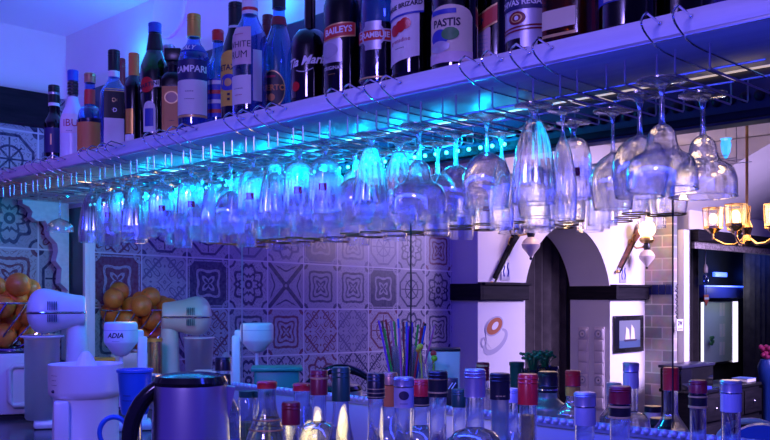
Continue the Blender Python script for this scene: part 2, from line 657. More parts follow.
# ------------------------------------------------------------------ the setting
ZC, ZB0, ZB1 = 2.576, 1.837, 2.315          # ceiling, dark panel bottom and top
ZM = 1.233                                # bottom of the wide opening over the counter
struct('floor', MB().box((3.0, 2.2, -0.03), (9.0, 11.6, 0.06)), M['floor'])
struct('ceiling', MB().box((3.0, 2.6, ZC + 0.03), (6.3, 10.9, 0.06)), M['ceil'])
struct('wall_left', MB().box((-0.05, -0.15, 1.288), (0.10, 5.30, 2.576)), M['tile'])
struct('wall_left_upper', MB().box((0.005, -0.15, 2.446), (0.01, 5.30, 0.26)), M['wall'])
struct('trim_1', MB().box((0.03, -1.40, 2.25), (0.06, 2.7, 0.13)), M['darkwood'])
# wall the shelf hangs on, open between counter and dark panel
struct('wall_back', MB().box((3.0, 0.015, 2.446), (6.0, 0.03, 0.262)).box((0.0985, 0.015, 1.2), (0.197, 0.03, 2.23))
       .box((3.0, 0.015, 0.6), (6.0, 0.03, 1.2)), M['wall'])
struct('trim_2', MB().box((3.105, 0.0, (ZB0 + ZB1) / 2), (5.79, 0.05, ZB1 - ZB0), bev=0.004), M['navy'])
fr = MB()
for i in range(150):
    fr.ball((0.3 + i * 0.028, -0.030, ZB0 + 0.045), 0.011, 8, 6)
fr.box((2.4, -0.030, ZB0 + 0.012), (4.3, 0.014, 0.016), bev=0.004)
struct('trim_3', fr, M['darkwood'], True)
# edge of the opening beside the corner
struct('trim_4', MB().box((0.035, -0.012, 1.55), (0.05, 0.02, 0.62), bev=0.004).box((0.205, -0.012, 1.55), (0.022, 0.02, 0.62), bev=0.004), M['white'])
struct('trim_5', MB().box((0.125, -0.006, 1.55), (0.13, 0.012, 0.62)), M['navy'])
struct('counter', MB().box((3.0, -0.50, 1.07), (6.0, 1.0, 0.06), bev=0.006).box((3.0, -0.48, 0.52), (6.0, 0.9, 1.04)), M['counter'])
struct('counter_beyond', MB().box((2.6, 0.36, 1.07), (5.1, 0.62, 0.06), bev=0.006).box((2.6, 0.36, 0.52), (5.1, 0.55, 1.04)), M['counter'])
# bevelled silver edge along the opening, with the seams of its tall panes
t = thing('mirror_frame', 'long ornate silver ledge lit blue, running behind the bottles on the counter', 'frame', (0.22, -0.02, 1.1))
MB().box((2.3, 0, 0.055), (4.6, 0.026, 0.11), bev=0.004).build('rail', M['silverb'], t)
b = MB()
b.tube([(0, -0.012, 0.118), (4.6, -0.012, 0.118)], 0.012)
for i in range(230):
    b.ball((0.01 + i * 0.02, -0.022, 0.124), 0.0085, 8, 6)
b.build('beaded_edge', M['silverb'], t)
for X, m in ((1.214, 'silver'), (1.950, 'blackm'), (2.686, 'blackm')):
    MB().box((X - 0.22, 0.02, 0.435), (0.002, 0.004, 0.612)).build('pane_seam', M[m], t)

# room beyond: white arch wall
XW = 0.20
YA, YB, YE = 2.95, 3.975, 4.478
def arch_outline(n=20):
    # pointed arch, outer spring line to apex
    p = []
    zs, za, ym = 1.52, 1.985, (YA + YB) / 2
    for i in range(n + 1):
        a = i / n
        p.append((YA + (ym - YA) * (1 - cos(a * pi / 2)) ** 0.9, zs + (za - zs) * sin(a * pi / 2)))
    for i in range(n - 1, -1, -1):
        a = i / n
        p.append((YB - (YB - ym) * (1 - cos(a * pi / 2)) ** 0.9, zs + (za - zs) * sin(a * pi / 2)))
    return p
ao = arch_outline()
def yz_prism(mb, outline, x0, x1):
    n = len(outline)
    vs = [(x0, y, z) for y, z in outline] + [(x1, y, z) for y, z in outline]
    fs = [tuple(range(n)), tuple(range(2 * n - 1, n - 1, -1))]
    for i in range(n):
        j = (i + 1) % n
        fs.append((j, i, n + i, n + j))
    return mb.add(vs, fs)
aw = MB()
aw.box(((XW - 0.13) / 2, (2.475 + YA) / 2, 1.288), (XW + 0.13, YA - 2.475, 2.576))
aw.box(((XW - 0.13) / 2, (YB + YE) / 2, 1.288), (XW + 0.13, YE - YB, 2.576))
top = [(YA, 2.576)] + [(y, z) for y, z in ao] + [(YB, 2.576)]
for (y0, z0), (y1, z1) in zip(ao, ao[1:]):
    yz_prism(aw, [(y0, z0), (y1, z1), (y1, 2.576), (y0, 2.576)], -0.13, XW)
struct('wall_arch', aw, M['wall'])
# dark rail, broken by the arch
for n, (ya, yb) in enumerate(((2.475, YA), (YB, YE + 0.02))):
    struct('trim_%d' % (6 + n), MB().box((XW + 0.012, (ya + yb) / 2, 1.53), (0.05, yb - ya, 0.10), bev=0.006)
           .box((XW + 0.02, (ya + yb) / 2, 1.58), (0.07, yb - ya, 0.018), bev=0.004), M['darkwood'])
struct('trim_8', MB().box((0.06, YB + 0.004, 1.53), (0.40, 0.03, 0.10), bev=0.005), M['darkwood'])
struct('trim_9', MB().box((0.11, 2.471, 1.53), (0.25, 0.03, 0.10), bev=0.005), M['darkwood'])
# stone pier and everything right of it
XP = 0.417
struct('pier', MB().box(((XP - 0.2) / 2, YE + 0.04, 1.1), (XP + 0.2, 0.08, 2.2)), M['stone'])
nb = MB()
for i in range(4):
    nb.box((XW + 0.03 + i * 0.055, YE - 0.003, 1.555), (0.05, 0.012, 0.075), bev=0.003)
struct('trim_10', nb, M['navytile'])
struct('trim_11', MB().box((XP + 0.02, YE + 0.135, 1.0), (0.06, 0.085, 2.0), bev=0.004), M['white'])
struct('trim_12', MB().box((XP + 0.02, YE + 0.19, 1.0), (0.05, 0.03, 2.0)), M['blackm'])
struct('wall_far', MB().box((-0.31, 6.4, 1.288), (0.10, 5.0, 2.576)), M['blackm'])
struct('wall_end', MB().box((0.9, 7.85, 1.288), (4.4, 0.1, 2.576)), M['wall'])
struct('soffit', MB().box((XP - 0.30, 6.25, 2.29), (0.66, 3.1, 0.57), bev=0.01)
       .prism([(0, 2.57), (0.9, 2.57), (0, 2.14)], 2.0, Matrix.Translation((XP, 4.3, 0))), M['wall'])
struct('trim_13', MB().box((XP + 0.05, 6.25, 1.965), (0.10, 3.1, 0.085), bev=0.006), M['darkwood'])


# ------------------------------------------------------------------ the long bottle shelf
ZS0, ZS1, YF, YR = 1.890, 1.930, -0.47, -0.03
t = thing('bottle_shelf', 'long white painted shelf carrying the row of bottles above the hanging glasses', 'shelf', (0, 0, ZS0))
L = 4.6
MB().box((L / 2 + 0.02, -0.34, 0.020), (L, 0.26, 0.04), bev=0.004).build('board', M['shelf'], t)
for X in (0.25, 1.6, 3.0, 4.2):
    MB().box((X, -0.12, 0.022), (0.04, 0.2, 0.03), bev=0.003).build('support_arm', M['shelf'], t)
MB().box((L / 2 + 0.02, YF - 0.001, 0.002), (L, 0.006, 0.006), bev=0.001).build('lower_edge_trim', M['silver'], t)
# scrolled bracket at the corner
o = MB()
pr = [(0, 0), (-0.19, 0), (-0.19, -0.02), (-0.165, -0.03), (-0.15, -0.05), (-0.155, -0.07), (-0.13, -0.085), (-0.10, -0.08),
      (-0.085, -0.10), (-0.08, -0.14), (-0.05, -0.17), (-0.045, -0.20), (-0.055, -0.24), (-0.03, -0.27), (-0.035, -0.33), (0, -0.36)]
yz_prism(o, [(y, z) for y, z in pr], 0.0, 0.045)
tag(o.build('shelf_bracket', M['shelf'], smooth=False, loc=(0.03, -0.02, ZS0 - 0.005)), 'white scalloped bracket under the far end of the bottle shelf', 'bracket')
# light strips
t = thing('led_strip', 'row of glowing cyan light dots behind the hanging glasses', 'light strip', (0.3, -0.032, ZB0 + 0.020))
d = MB()
for i in range(57):
    d.ball((i * 0.0355, -0.012, 0.0), 0.0045, 8, 6)
d.build('light_dot', M['led'], t)
MB().box((1.0, -0.003, 0), (2.04, 0.006, 0.012)).build('strip', M['blackm'], t)
tag(MB().box((2.6, -0.034, 1.945), (4.2, 0.012, 0.026), bev=0.004).build('light_tube', M['tube']),
    'thin warm white light tube behind the shelf and wire racks', 'light')

# ------------------------------------------------------------------ wire racks
RX = [0.460 + 0.349 * k for k in range(8)]
ZR = ZS0 - 0.052
rack_words = ['first', 'second', 'third', 'fourth', 'fifth', 'sixth', 'seventh', 'eighth']
def hook_path():
    # from the pin on the shelf face, up and over, down the face and under the edge
    p = [(0, YF - 0.001, 0.027), (0, YF - 0.042, 0.034)]
    for i in range(1, 9):
        a = i / 8
        p.append((0, YF - 0.042 - 0.022 * sin(a * pi) + 0.028 * a * a, 0.034 - 0.044 * a))
    p += [(0, YF + 0.01, -0.0135), (0, YF + 0.04, -0.015), (0, -0.19, -0.015)]
    return p
hook_mesh = MB().tube(hook_path(), 0.0019, 6).mesh('hook', M['chrome'])
pin_mesh = MB().ball((0, YF - 0.002, 0.027), 0.0034, 8, 6).mesh('pin', M['chrome'])
def channel_mesh(X):
    b = MB()
    for s in (-0.0275, 0.0275):
        b.tube([(X + s, -0.455, -0.014), (X + s, -0.455, -0.048), (X + s, -0.452, -0.052), (X + s, -0.19, -0.052), (X + s, -0.187, -0.048), (X + s, -0.187, -0.014)], 0.0017, 6)
    return b.mesh('channel', M['wire'])
ch_m = channel_mesh(0.0)
for k, X0 in enumerate(RX):
    n = 4 if k < 7 else 1
    t = thing('stemware_rack', 'wire glass rack under the shelf, %s from the tiled corner' % rack_words[k], 'rack', (X0, 0, ZS0), 0, 'wire glass racks under the shelf')
    offs = (0.0, 0.05, 0.11, 0.155) if n == 4 else (0.0, 0.05)
    for dx in offs:
        h = inst(hook_mesh, 'hook', t, (dx, 0, 0))
        inst(pin_mesh, 'pin', h)
    for j in range(n):
        inst(ch_m, 'channel', t, (0.044 + 0.088 * j, 0, 0))
    wd = 0.088 * n + 0.012
    for y in (-0.30, -0.19):
        MB().tube([(-0.004, y, -0.0125), (wd - 0.008, y, -0.0125)], 0.0019, 6).build('crossbar', M['wire'], t)

# ------------------------------------------------------------------ hanging glasses
def inv(prof):
    return [(r, -z) for r, z in prof]
def smooth_prof(keys, n=5):
    out = []
    ks = keys
    for i in range(len(ks) - 1):
        p0 = ks[max(i - 1, 0)]
        p1, p2 = ks[i], ks[i + 1]
        p3 = ks[min(i + 2, len(ks) - 1)]
        for q in range(n):
            a = q / n
            def cr(k):
                return 0.5 * (2 * p1[k] + (p2[k] - p0[k]) * a + (2 * p0[k] - 5 * p1[k] + 4 * p2[k] - p3[k]) * a * a + (3 * p1[k] - p0[k] - 3 * p2[k] + p3[k]) * a ** 3)
            out.append((max(cr(0), 0.0), cr(1)))
    out.append(ks[-1])
    return out
def flute_rf(n, amp, z0, z1):
    def f(z, a, r):
        k = max(0.0, min(1.0, (-z - z0) / 0.03)) * (1.0 if -z < z1 else 0.4)
        return r * (1 + amp * k * abs(cos(a * n / 2)))
    return f
GL = {}
def glass_type(key, foot_r, stem_r, stem_h, bowl, rf=None, m='g', rim=None, seg=28):
    foot = MB().lathe(inv([(0, 0), (foot_r, 0), (foot_r, 0.0025), (foot_r * 0.35, 0.006), (stem_r * 1.5, 0.012), (0, 0.013)]), 24).mesh('foot', M[m])
    stem = MB().lathe(inv(smooth_prof([(stem_r * 1.6, 0.010), (stem_r, 0.022), (stem_r * 0.9, 0.5 * stem_h), (stem_r * 1.15, stem_h - 0.006), (stem_r * 2.0, stem_h + 0.003)], 3)), 12).mesh('stem', M[m])
    bw = MB().lathe(inv(smooth_prof(bowl, 4)), seg, rf).mesh('bowl', M[m])
    h, rr = bowl[-1][1], bowl[-1][0]
    rimm = MB().tube([(rr * sin(2 * pi * i / 28), rr * cos(2 * pi * i / 28), -h) for i in range(28)], 0.0019 if rim else 0.0012, 6, True).mesh('rim', M['rimgold'] if rim else M[m])
    GL[key] = (foot, stem, bw, rimm, max(r for r, z in bowl), h)
glass_type('tulip', 0.034, 0.006, 0.028, [(0.0, 0.026), (0.012, 0.028), (0.020, 0.045), (0.028, 0.075), (0.034, 0.12), (0.037, 0.155), (0.037, 0.175)], flute_rf(14, 0.10, 0.03, 0.15), seg=64)
glass_type('wine', 0.036, 0.0035, 0.078, [(0.0, 0.076), (0.008, 0.079), (0.028, 0.095), (0.039, 0.118), (0.041, 0.14), (0.037, 0.165), (0.034, 0.18)])
glass_type('balloon', 0.038, 0.0045, 0.070, [(0.0, 0.068), (0.012, 0.070), (0.032, 0.084), (0.043, 0.105), (0.046, 0.125), (0.044, 0.15), (0.041, 0.172)])
glass_type('margarita', 0.040, 0.0045, 0.072, [(0.0, 0.068), (0.010, 0.071), (0.020, 0.082), (0.024, 0.100), (0.030, 0.112), (0.046, 0.122), (0.054, 0.140), (0.055, 0.160), (0.055, 0.172)])
glass_type('flute', 0.030, 0.0035, 0.050, [(0.0, 0.048), (0.006, 0.052), (0.016, 0.080), (0.024, 0.125), (0.026, 0.16), (0.024, 0.20)])
glass_type('coupe', 0.034, 0.0035, 0.075, [(0.0, 0.073), (0.008, 0.075), (0.026, 0.083), (0.042, 0.098), (0.045, 0.112), (0.045, 0.118)])
glass_type('pokal', 0.034, 0.005, 0.034, [(0.0, 0.032), (0.018, 0.034), (0.030, 0.050), (0.033, 0.09), (0.034, 0.15)], flute_rf(12, 0.08, 0.04, 0.14), seg=60)
glass_type('far_tumbler', 0.032, 0.005, 0.030, [(0.0, 0.028), (0.018, 0.030), (0.030, 0.044), (0.033, 0.09), (0.034, 0.132)], m='gv', rim=True)
glass_type('far_wine', 0.034, 0.0035, 0.06, [(0.0, 0.058), (0.008, 0.061), (0.028, 0.075), (0.038, 0.096), (0.038, 0.12), (0.034, 0.14)], m='gv', rim=True)
glass_type('far_beaker', 0.032, 0.005, 0.030, [(0.0, 0.028), (0.02, 0.030), (0.034, 0.046), (0.036, 0.1), (0.037, 0.155)], flute_rf(14, 0.05, 0.04, 0.15), m='gv', seg=56)
NAMES = dict(tulip='tulip_glass', wine='wine_glass', balloon='balloon_glass', margarita='margarita_glass', flute='champagne_flute', coupe='coupe_glass',
             pokal='beer_glass', far_tumbler='tumbler_glass', far_wine='wine_glass', far_beaker='beaker_glass')
badge_cache = {}
def badge(key, r, z):
    if key not in badge_cache:
        b = MB()
        vs, fs = [], []
        for i in range(7):
            a = -0.26 + 0.52 * i / 6
            for zz in (z, z - 0.016):
                vs.append(((r + 0.001) * sin(a), -(r + 0.001) * cos(a), zz))
        for i in range(6):
            fs.append((2 * i, 2 * i + 2, 2 * i + 3, 2 * i + 1))
        badge_cache[key] = b.add(vs, fs).mesh('badge', M['inkred'])
    return badge_cache[key]
placed = []
def hang(key, X, Y, label, group=None, z=ZR + 0.0022, logo=False):
    f, s, b, rm, rmax, h = GL[key]
    t = thing(NAMES[key], label, 'glass', (X, Y, z), face_cam((X, Y)) + random.uniform(-0.2, 0.2), group)
    inst(f, 'foot', t)
    inst(s, 'stem', t)
    bo = inst(b, 'bowl', t)
    inst(rm, 'rim', bo)
    if logo:
        inst(badge(key, GL[key][4] * 0.985, -h * 0.62), 'badge', bo)
    placed.append((X, Y, rmax))
    return t
def free(X, Y, r):
    return all((X - a) ** 2 + (Y - c) ** 2 > (r + q + 0.002) ** 2 for a, c, q in placed)
front = [  # px, depth of row, kind, label
    (60, -0.33, 'coupe', 'small coupe glass hanging apart at the tiled corner end of the racks'),
    (92, -0.42, 'tulip', 'fluted tulip glass hanging first after the lone coupe at the corner'),
    (109, -0.36, 'wine', 'small round wine glass hanging between two fluted tulip glasses near the corner'),
    (135, -0.42, 'tulip', 'wide fluted tulip glass hanging in front over the second orange basket'),
    (162, -0.41, 'pokal', 'stemmed beer glass with red badge hanging above the cream mixer'),
    (371, -0.42, 'tulip', 'tall ribbed tulip glass hanging in front near the middle of the shelf'),
    (399, -0.33, 'tulip', 'ribbed tulip glass hanging just behind the big cyan margarita glass'),
    (419, -0.42, 'margarita', 'wide margarita glass glowing cyan above the patterned tiles'),
    (456, -0.40, 'balloon', 'round balloon glass hanging in front of the cyan light dots, by the margarita glass'),
    (487, -0.40, 'balloon', 'round balloon glass hanging in front of the cyan light dots, by the tall clear tulip'),
    (534, -0.42, 'tulip', 'tall ribbed tulip glass hanging alone above the pointed arch'),
    (563, -0.38, 'flute', 'slim flute hanging beside the tall tulip glass above the arch'),
    (613, -0.28, 'wine', 'wine glass with a slim stem hanging behind the wide margarita glasses'),
    (640, -0.36, 'balloon', 'round balloon glass hanging above the lit wall lamp'),
    (662, -0.43, 'margarita', 'nearest wide margarita glass hanging at the open end of the racks'),
    (703, -0.30, 'margarita', 'wide margarita glass hanging last at the open end of the racks'),
]
for px, Y, key, lab in front:
    while True:
        X = at_y(px, 120, Y).x
        if free(X, Y, GL[key][4]) or Y > -0.12:
            break
        Y += 0.01
    hang(key, X, Y, lab, logo=(px == 162))
kinds = ['tulip', 'pokal', 'pokal', 'wine', 'tulip', 'balloon', 'pokal', 'flute', 'wine', 'pokal']
ki = 0
for row, Y in enumerate((-0.415, -0.325, -0.235)):
    for k, X0 in enumerate(RX[:7]):
        for j in range(4):
            X = X0 + 0.044 + 0.088 * j
            if X < 0.95 or (X > 2.15 and row == 0) or (X > 2.55 and row == 1) or X > 2.75:
                continue
            key = kinds[ki % len(kinds)]
            ki += 1
            if not free(X, Y, GL[key][4]):
                continue
            nm = NAMES[key].replace('_', ' ')
            hang(key, X, Y, '%s hanging in the %s row of the wire racks, %s rack from the corner' % (nm, ('front', 'middle', 'rear')[row], rack_words[k]),
                 'glasses hanging in the %s row of the racks' % ('front', 'middle', 'rear')[row], logo=(key == 'pokal'))

# racks and gold-rimmed glasses seen through the opening
t = thing('stemware_rack', 'second wire glass rack beyond the first, holding the gold rimmed glasses', 'rack', (0.9, 0.30, ZR), 0)
for y in (0.0, 0.09, 0.18):
    for s in (-0.027, 0.027):
        MB().tube([(-0.3, y + s, 0), (1.74, y + s, 0)], 0.0009, 6).build('channel', M['wire'], t)
for x in (0, 0.85, 1.7):
    MB().tube([(x, -0.03, 0.0035), (x, 0.21, 0.0035), (x, 0.21, 0.4), ], 0.0010, 6).build('crossbar', M['wire'], t)
for row, Y in enumerate((0.30, 0.39, 0.48)):
    for i in range(30):
        X = 0.65 + 0.094 * i + 0.02 * row
        if X > 2.62 - 0.1 * row:
            continue
        px_key = ('far_tumbler', 'far_tumbler', 'far_wine', 'far_tumbler', 'far_beaker')[(i * 2 + row) % 5]
        if X > 2.45:
            px_key = ('far_wine', 'far_tumbler')[i % 2]
        elif X > 2.05:
            px_key = ('far_beaker', 'far_wine', 'far_beaker', 'far_tumbler')[(i + row) % 4]
        hang(px_key, X, Y, 'gold rimmed %s hanging in the %s row beyond the cyan lit glasses' % (NAMES[px_key].replace('_', ' '), ('near', 'middle', 'far')[row]),
             'gold rimmed glasses hanging in the %s row beyond the racks' % ('near', 'middle', 'far')[row], ZR + 0.002, logo=(i % 6 == 2 and row == 0))
# ------------------------------------------------------------------ bottles
def wrap_text(s, size, R, z, m, parent, ang=0.0, dz=0.0, **kw):
    """lettering bent round a radius R(z); dz tilts the line"""
    vs, fs = text_verts(s, size, **kw)
    out = []
    for x, y in vs:
        zz = z + y + dz * x
        r = R(zz)
        a = ang + x / r
        out.append((r * sin(a), -r * cos(a), zz))
    return MB().add(out, fs).build('lettering', m, parent, smooth=False)


shelf_spots = []
counter_spots = []


class Bottle:
    def __init__(s, label, px, Y, h, r, rn=0.014, hs=0.55, hn=0.75, shoulder='slope', glassm='gb', cap=None, cap_h=0.04, cap_r=None,
                 square=0, bulge=0.0, liquid=None, fill=0.5, turn=0.0, place=None, base=None, name='liquor_bottle', group=None, neck_lip=True):
        s.h, s.r, s.rn, s.square = h, r, rn, square
        s.z_s, s.z_n, s.sh, s.bulge = hs * h, hn * h, shoulder, bulge
        if place is None:
            Y0 = Y
            while True:
                p = at_y(px, 200, Y)
                if Y > -0.25 or all((p.x - a) ** 2 + (Y - c) ** 2 > (r + q + 0.001) ** 2 for a, c, q in shelf_spots):
                    break
                Y += 0.005
            shelf_spots.append((p.x, Y, r))
            k = (Y - CY) / (Y0 - CY)
            h = s.h = (h + ZS1 - CZ) * k - (ZS1 - CZ)
            s.z_s, s.z_n = hs * h, hn * h
            turn -= 0.30
            s.loc = (p.x, Y, base if base is not None else ZS1)
        else:
            s.loc = place
        s.t = thing(name, label, 'bottle', s.loc, face_cam(s.loc) + turn, group)
        top = h - 0.003
        zs = [0.004, 0.012] + [0.012 + (s.z_s - 0.012) * i / 8 for i in range(1, 9)]
        zs += [s.z_s + (s.z_n - s.z_s) * i / 10 for i in range(1, 11)] + [top]
        prof = [(0, 0.006), (r * 0.5, 0.002), (r * 0.93, 0.0)] + [(s.R(z), z) for z in zs] + [(rn * 0.8, top), (0, top)]
        s.body = MB().lathe(prof, 40, s.rf if square else None).build('body', M[glassm], s.t)
        if liquid:
            zt = fill * h
            lp = [(0, 0.008), (r * 0.85, 0.008)] + [(max(s.R(z) - 0.003, 0.004), z) for z in [0.012 + (zt - 0.012) * i / 14 for i in range(15)]] + [(0, zt)]
            MB().lathe(lp, 32, s.rf if square else None).build('liquid', M[liquid], s.t)
        if cap:
            cr = cap_r or rn + 0.002
            z0 = h - cap_h
            c = MB().lathe([(0, h + 0.0015), (cr * 0.9, h + 0.0015), (cr, h - 0.0005), (cr, z0 + 0.002), (cr * 1.03, z0), (rn * 0.95, z0)], 28)
            for k in range(2):
                zz = z0 + cap_h * (0.72 + 0.14 * k)
                c.lathe([(cr, zz), (cr + 0.0008, zz + 0.001), (cr, zz + 0.002)], 28)
            s.cap = c.build('cap', M[cap], s.t)

    def R(s, z):
        if z <= s.z_s:
            k = z / max(s.z_s, 1e-6)
            return s.r * (1 + s.bulge * (sin(k * pi / 2) ** 2))
        rs = s.r * (1 + s.bulge)
        if z >= s.z_n:
            return s.rn
        a = (z - s.z_s) / (s.z_n - s.z_s)
        if s.sh == 'round':
            return s.rn + (rs - s.rn) * sqrt(max(0, 1 - a ** 2.2))
        return s.rn + (rs - s.rn) * (0.5 + 0.5 * cos(pi * a)) ** (1.0 if s.sh == 'slope' else 1.4)

    def rf(s, z, a, r):
        if z > s.z_n or not s.square:
            return r
        k = 1.0 if z <= s.z_s else 1 - (z - s.z_s) / (s.z_n - s.z_s)
        n = s.square
        q = 1.0 / ((abs(cos(a)) ** n + abs(sin(a)) ** n) ** (1.0 / n))
        return r * (1 + (q - 1) * k)

    def label(s, z0, z1, half, m, ang=0.0, eps=0.0009, name='label', dz=0.0, round_top=0.0, txt=None):
        vs, fs = [], []
        na, nz = 15, 7
        for i in range(na):
            u = -1 + 2 * i / (na - 1)
            a = ang + half * u
            zt = z1 - round_top * (1 - sqrt(max(0.0, 1 - u * u)))
            for j in range(nz):
                z = z0 + (zt - z0) * j / (nz - 1) + dz * half * u * s.r
                r = s.R(z)
                r = s.rf(z, a, r) + eps
                vs.append((r * sin(a), -r * cos(a), z))
        for i in range(na - 1):
            for j in range(nz - 1):
                fs.append((i * nz + j, (i + 1) * nz + j, (i + 1) * nz + j + 1, i * nz + j + 1))
        o = MB().add(vs, fs).build(name, M[m], s.t)
        for tx in txt or []:
            st, size, z, mm = tx[:4]
            kw = tx[4] if len(tx) > 4 else {}
            wrap_text(st, size, lambda q, e=eps: s.rf(q, ang, s.R(q)) + e + 0.0006, z, M[mm], o, ang=ang + kw.pop('da', 0.0) if kw else ang, **kw)
        return o

    def band(s, z0, z1, m, name='band', eps=0.0016, r=None):
        rr = r or (lambda z: s.R(z))
        f = (lambda z: s.R(z) + eps) if r is None else (lambda z: r)
        MB().lathe([(f(z0) - 0.001, z0), (f(z0), z0 + 0.0004), (f(z1), z1 - 0.0004), (f(z1) - 0.001, z1)], 28).build(name, M[m], s.t)
        return s

    def disc(s, z, rad, m, ang=0.0, eps=0.0014, sx=1.0, name='emblem', ringw=None, par=None):
        n = 28
        vs, fs = [], []
        rings = [0.0, 0.5, 1.0] if not ringw else [1 - ringw, 1.0]
        for q in rings:
            for k in range(n):
                b = 2 * pi * k / n
                zz = z + rad * q * sin(b)
                r0 = s.R(zz)
                a = ang + rad * sx * q * cos(b) / r0
                r = s.rf(zz, a, r0) + eps
                vs.append((r * sin(a), -r * cos(a), zz))
        for i in range(len(rings) - 1):
            for k in range(n):
                fs.append((i * n + k, i * n + (k + 1) % n, (i + 1) * n + (k + 1) % n, (i + 1) * n + k))
        return MB().add(vs, fs).build(name, M[m], par or s.t)


def hh(px, py, Y):           # height over the shelf of pixel (px, py) in the plane Y
    return at_y(px, py, Y).z - ZS1


Y1, Y2 = -0.415, -0.30
# --- along the shelf, from the tiled corner
b = Bottle('narrow black bottle with white banded cap, first on the shelf from the tiled corner', 54, Y1, hh(54, 86, Y1), 0.030, 0.0155, 0.5, 0.66, glassm='gdark', cap='black', cap_h=0.055)
b.band(b.h - 0.066, b.h - 0.056, 'paper', 'band').band(b.h - 0.030, b.h - 0.022, 'silver', 'band', r=0.0183)
b.label(0.03, 0.11, 1.0, 'navy_l', txt=[('I', 0.05, 0.07, 'inkgold')])
b = Bottle('milky white bottle with blue cap and black ribbed neck beside the narrow black bottle', 73, Y1, hh(73, 71, Y1), 0.038, 0.0145, 0.40, 0.72, glassm='gb', cap='bluec', cap_h=0.032)
MB().lathe([(0, 0.003)] + [(b.R(z) + 0.0006, z) for z in [0.003 + i * (0.70 * b.h - 0.003) / 20 for i in range(21)]], 32).build('white_coat', mat('milky_white', (0.72, 0.82, 0.92), 0.3), b.t)
for k in range(4):
    b.band(b.h * 0.73 + k * 0.010, b.h * 0.73 + k * 0.010 + 0.007, 'black', 'rib', r=0.0165)
b.label(0.075, 0.135, 0.9, 'paper', eps=0.0016, txt=[('IBU', 0.032, 0.105, 'inkred', dict(da=0.1)), ('----', 0.016, 0.083, 'ink')])
b = Bottle('bottle of reddish liqueur with copper cap and orange neck label', 90, Y1, hh(90, 74, Y1), 0.036, 0.015, 0.42, 0.60, 'round', glassm='gblue', cap='copper', cap_h=0.028, liquid='redliq', fill=0.44)
b.label(0.62 * b.h, 0.80 * b.h, 1.6, 'red_l', eps=0.0012, name='neck_label')
b.label(0.01, 0.095, 1.4, 'orange_l')
b = Bottle('clear vodka bottle with black cap and slanted black label', 114, Y1, hh(114, 51, Y1), 0.039, 0.015, 0.55, 0.74, 'slope', glassm='gblue', cap='black', cap_h=0.058, square=5, turn=0.35)
b.band(b.h - 0.078, b.h - 0.060, 'paper', 'neck_band')
lb = b.label(0.005, 0.085, 0.66, 'paper')
b.label(0.085, 0.165, 0.66, 'black_l', dz=-0.0, txt=[('STOCK', 0.0165, 0.137, 'inkgold', dict(bold=0.0004)), ('VODKA', 0.0165, 0.108, 'inkwhite', dict(bold=0.0004))])
for k in range(2):
    b.label(0.162 + k * 0.006, 0.165 + k * 0.006, 0.66, 'inkgold', eps=0.0018, name='gold_line')
b = Bottle('blue tinted bottle with pink cap half hidden behind the clear vodka bottle', 121, Y2 + 0.02, hh(121, 56, Y2), 0.030, 0.012, 0.55, 0.72, glassm='gblue', cap='dred', cap_h=0.09)
b = Bottle('slim dark bottle with orange capsule and gold strip label beside the green vermouth bottle', 134, Y1 + 0.005, hh(140, 51, Y1), 0.0275, 0.013, 0.62, 0.80, glassm='gdark', cap='orangec', cap_h=0.075)
b.label(0.03, 0.10, 0.42, 'goldcap', ang=-0.2)
b.label(0.005, 0.028, 0.5, 'paper', ang=-0.2)
b = Bottle('green vermouth bottle with blue-black cap and slanted red and gold emblem', 155, Y1 - 0.006, hh(155, 25, Y1), 0.039, 0.0155, 0.58, 0.86, glassm='ggreen', cap='bluec', cap_h=0.026)
b.band(b.h - 0.075, b.h - 0.030, 'black', 'neck_sleeve').band(b.h - 0.060, b.h - 0.052, 'silver_l', 'neck_stripe', eps=0.0024)
b.label(0.128, 0.152, 0.85, 'black_l', dz=0.22, ang=-0.2)
e = b.label(0.131, 0.149, 0.8, 'inkwhite', dz=0.22, ang=-0.2, eps=0.0015, name='emblem_band')
b.disc(0.142, 0.021, 'red', ang=-0.3, eps=0.002, name='emblem')
wrap_text('MARTINI', 0.016, lambda q: b.r + 0.0028, 0.141, M['ink'], e, ang=-0.2, dz=0.22, bold=0.0004)
b.label(0.015, 0.098, 0.45, 'paper', ang=-0.1, round_top=0.02)
b.label(0.030, 0.078, 0.30, 'blue_l', ang=-0.1, eps=0.0016, name='label_panel')
b = Bottle('bottle with pale teal cap half hidden behind the green vermouth bottle', 169, Y2, hh(169, 46, Y2), 0.028, 0.015, 0.55, 0.7, glassm='gblue', cap='silver', cap_h=0.03)
b = Bottle('square bottle with wide black cap and orange brown label beside the clear bitter bottle', 174, Y1 + 0.008, hh(176, 60, Y1), 0.031, 0.017, 0.74, 0.86, 'round', glassm='gdark', cap='black', cap_h=0.012, square=7, turn=0.1)
MB().box((0, 0, b.h + 0.016), (0.044, 0.044, 0.034), bev=0.003).build('stopper', M['black'], b.t)
b.label(0.01, 0.130, 0.70, 'orange_l', txt=[('-----', 0.018, 0.04, 'ink')])
b.disc(0.10, 0.017, 'inkgold', name='emblem')
b.disc(0.10, 0.014, 'dred', eps=0.002, name='emblem')
b = Bottle('clear bitter bottle with gold capsule and white label under a navy name band', 194, Y1 - 0.008, hh(194, 17, Y1), 0.040, 0.0155, 0.60, 0.80, 'slope', glassm='gblue', cap='goldcap', cap_h=0.058)
b.band(b.h * 0.665, b.h * 0.665 + 0.018, 'blue_l', 'shoulder_band')
wrap_text('ITALY', 0.018, lambda q: b.R(q) + 0.0026, b.h * 0.665 + 0.009, M['inkwhite'], b.body, ang=-0.35, bold=0.0003)
b.label(0.125, 0.175, 1.25, 'navy_l', txt=[('CAMPARI', 0.0235, 0.150, 'inkwhite', dict(bold=0.0006, da=0.0))])
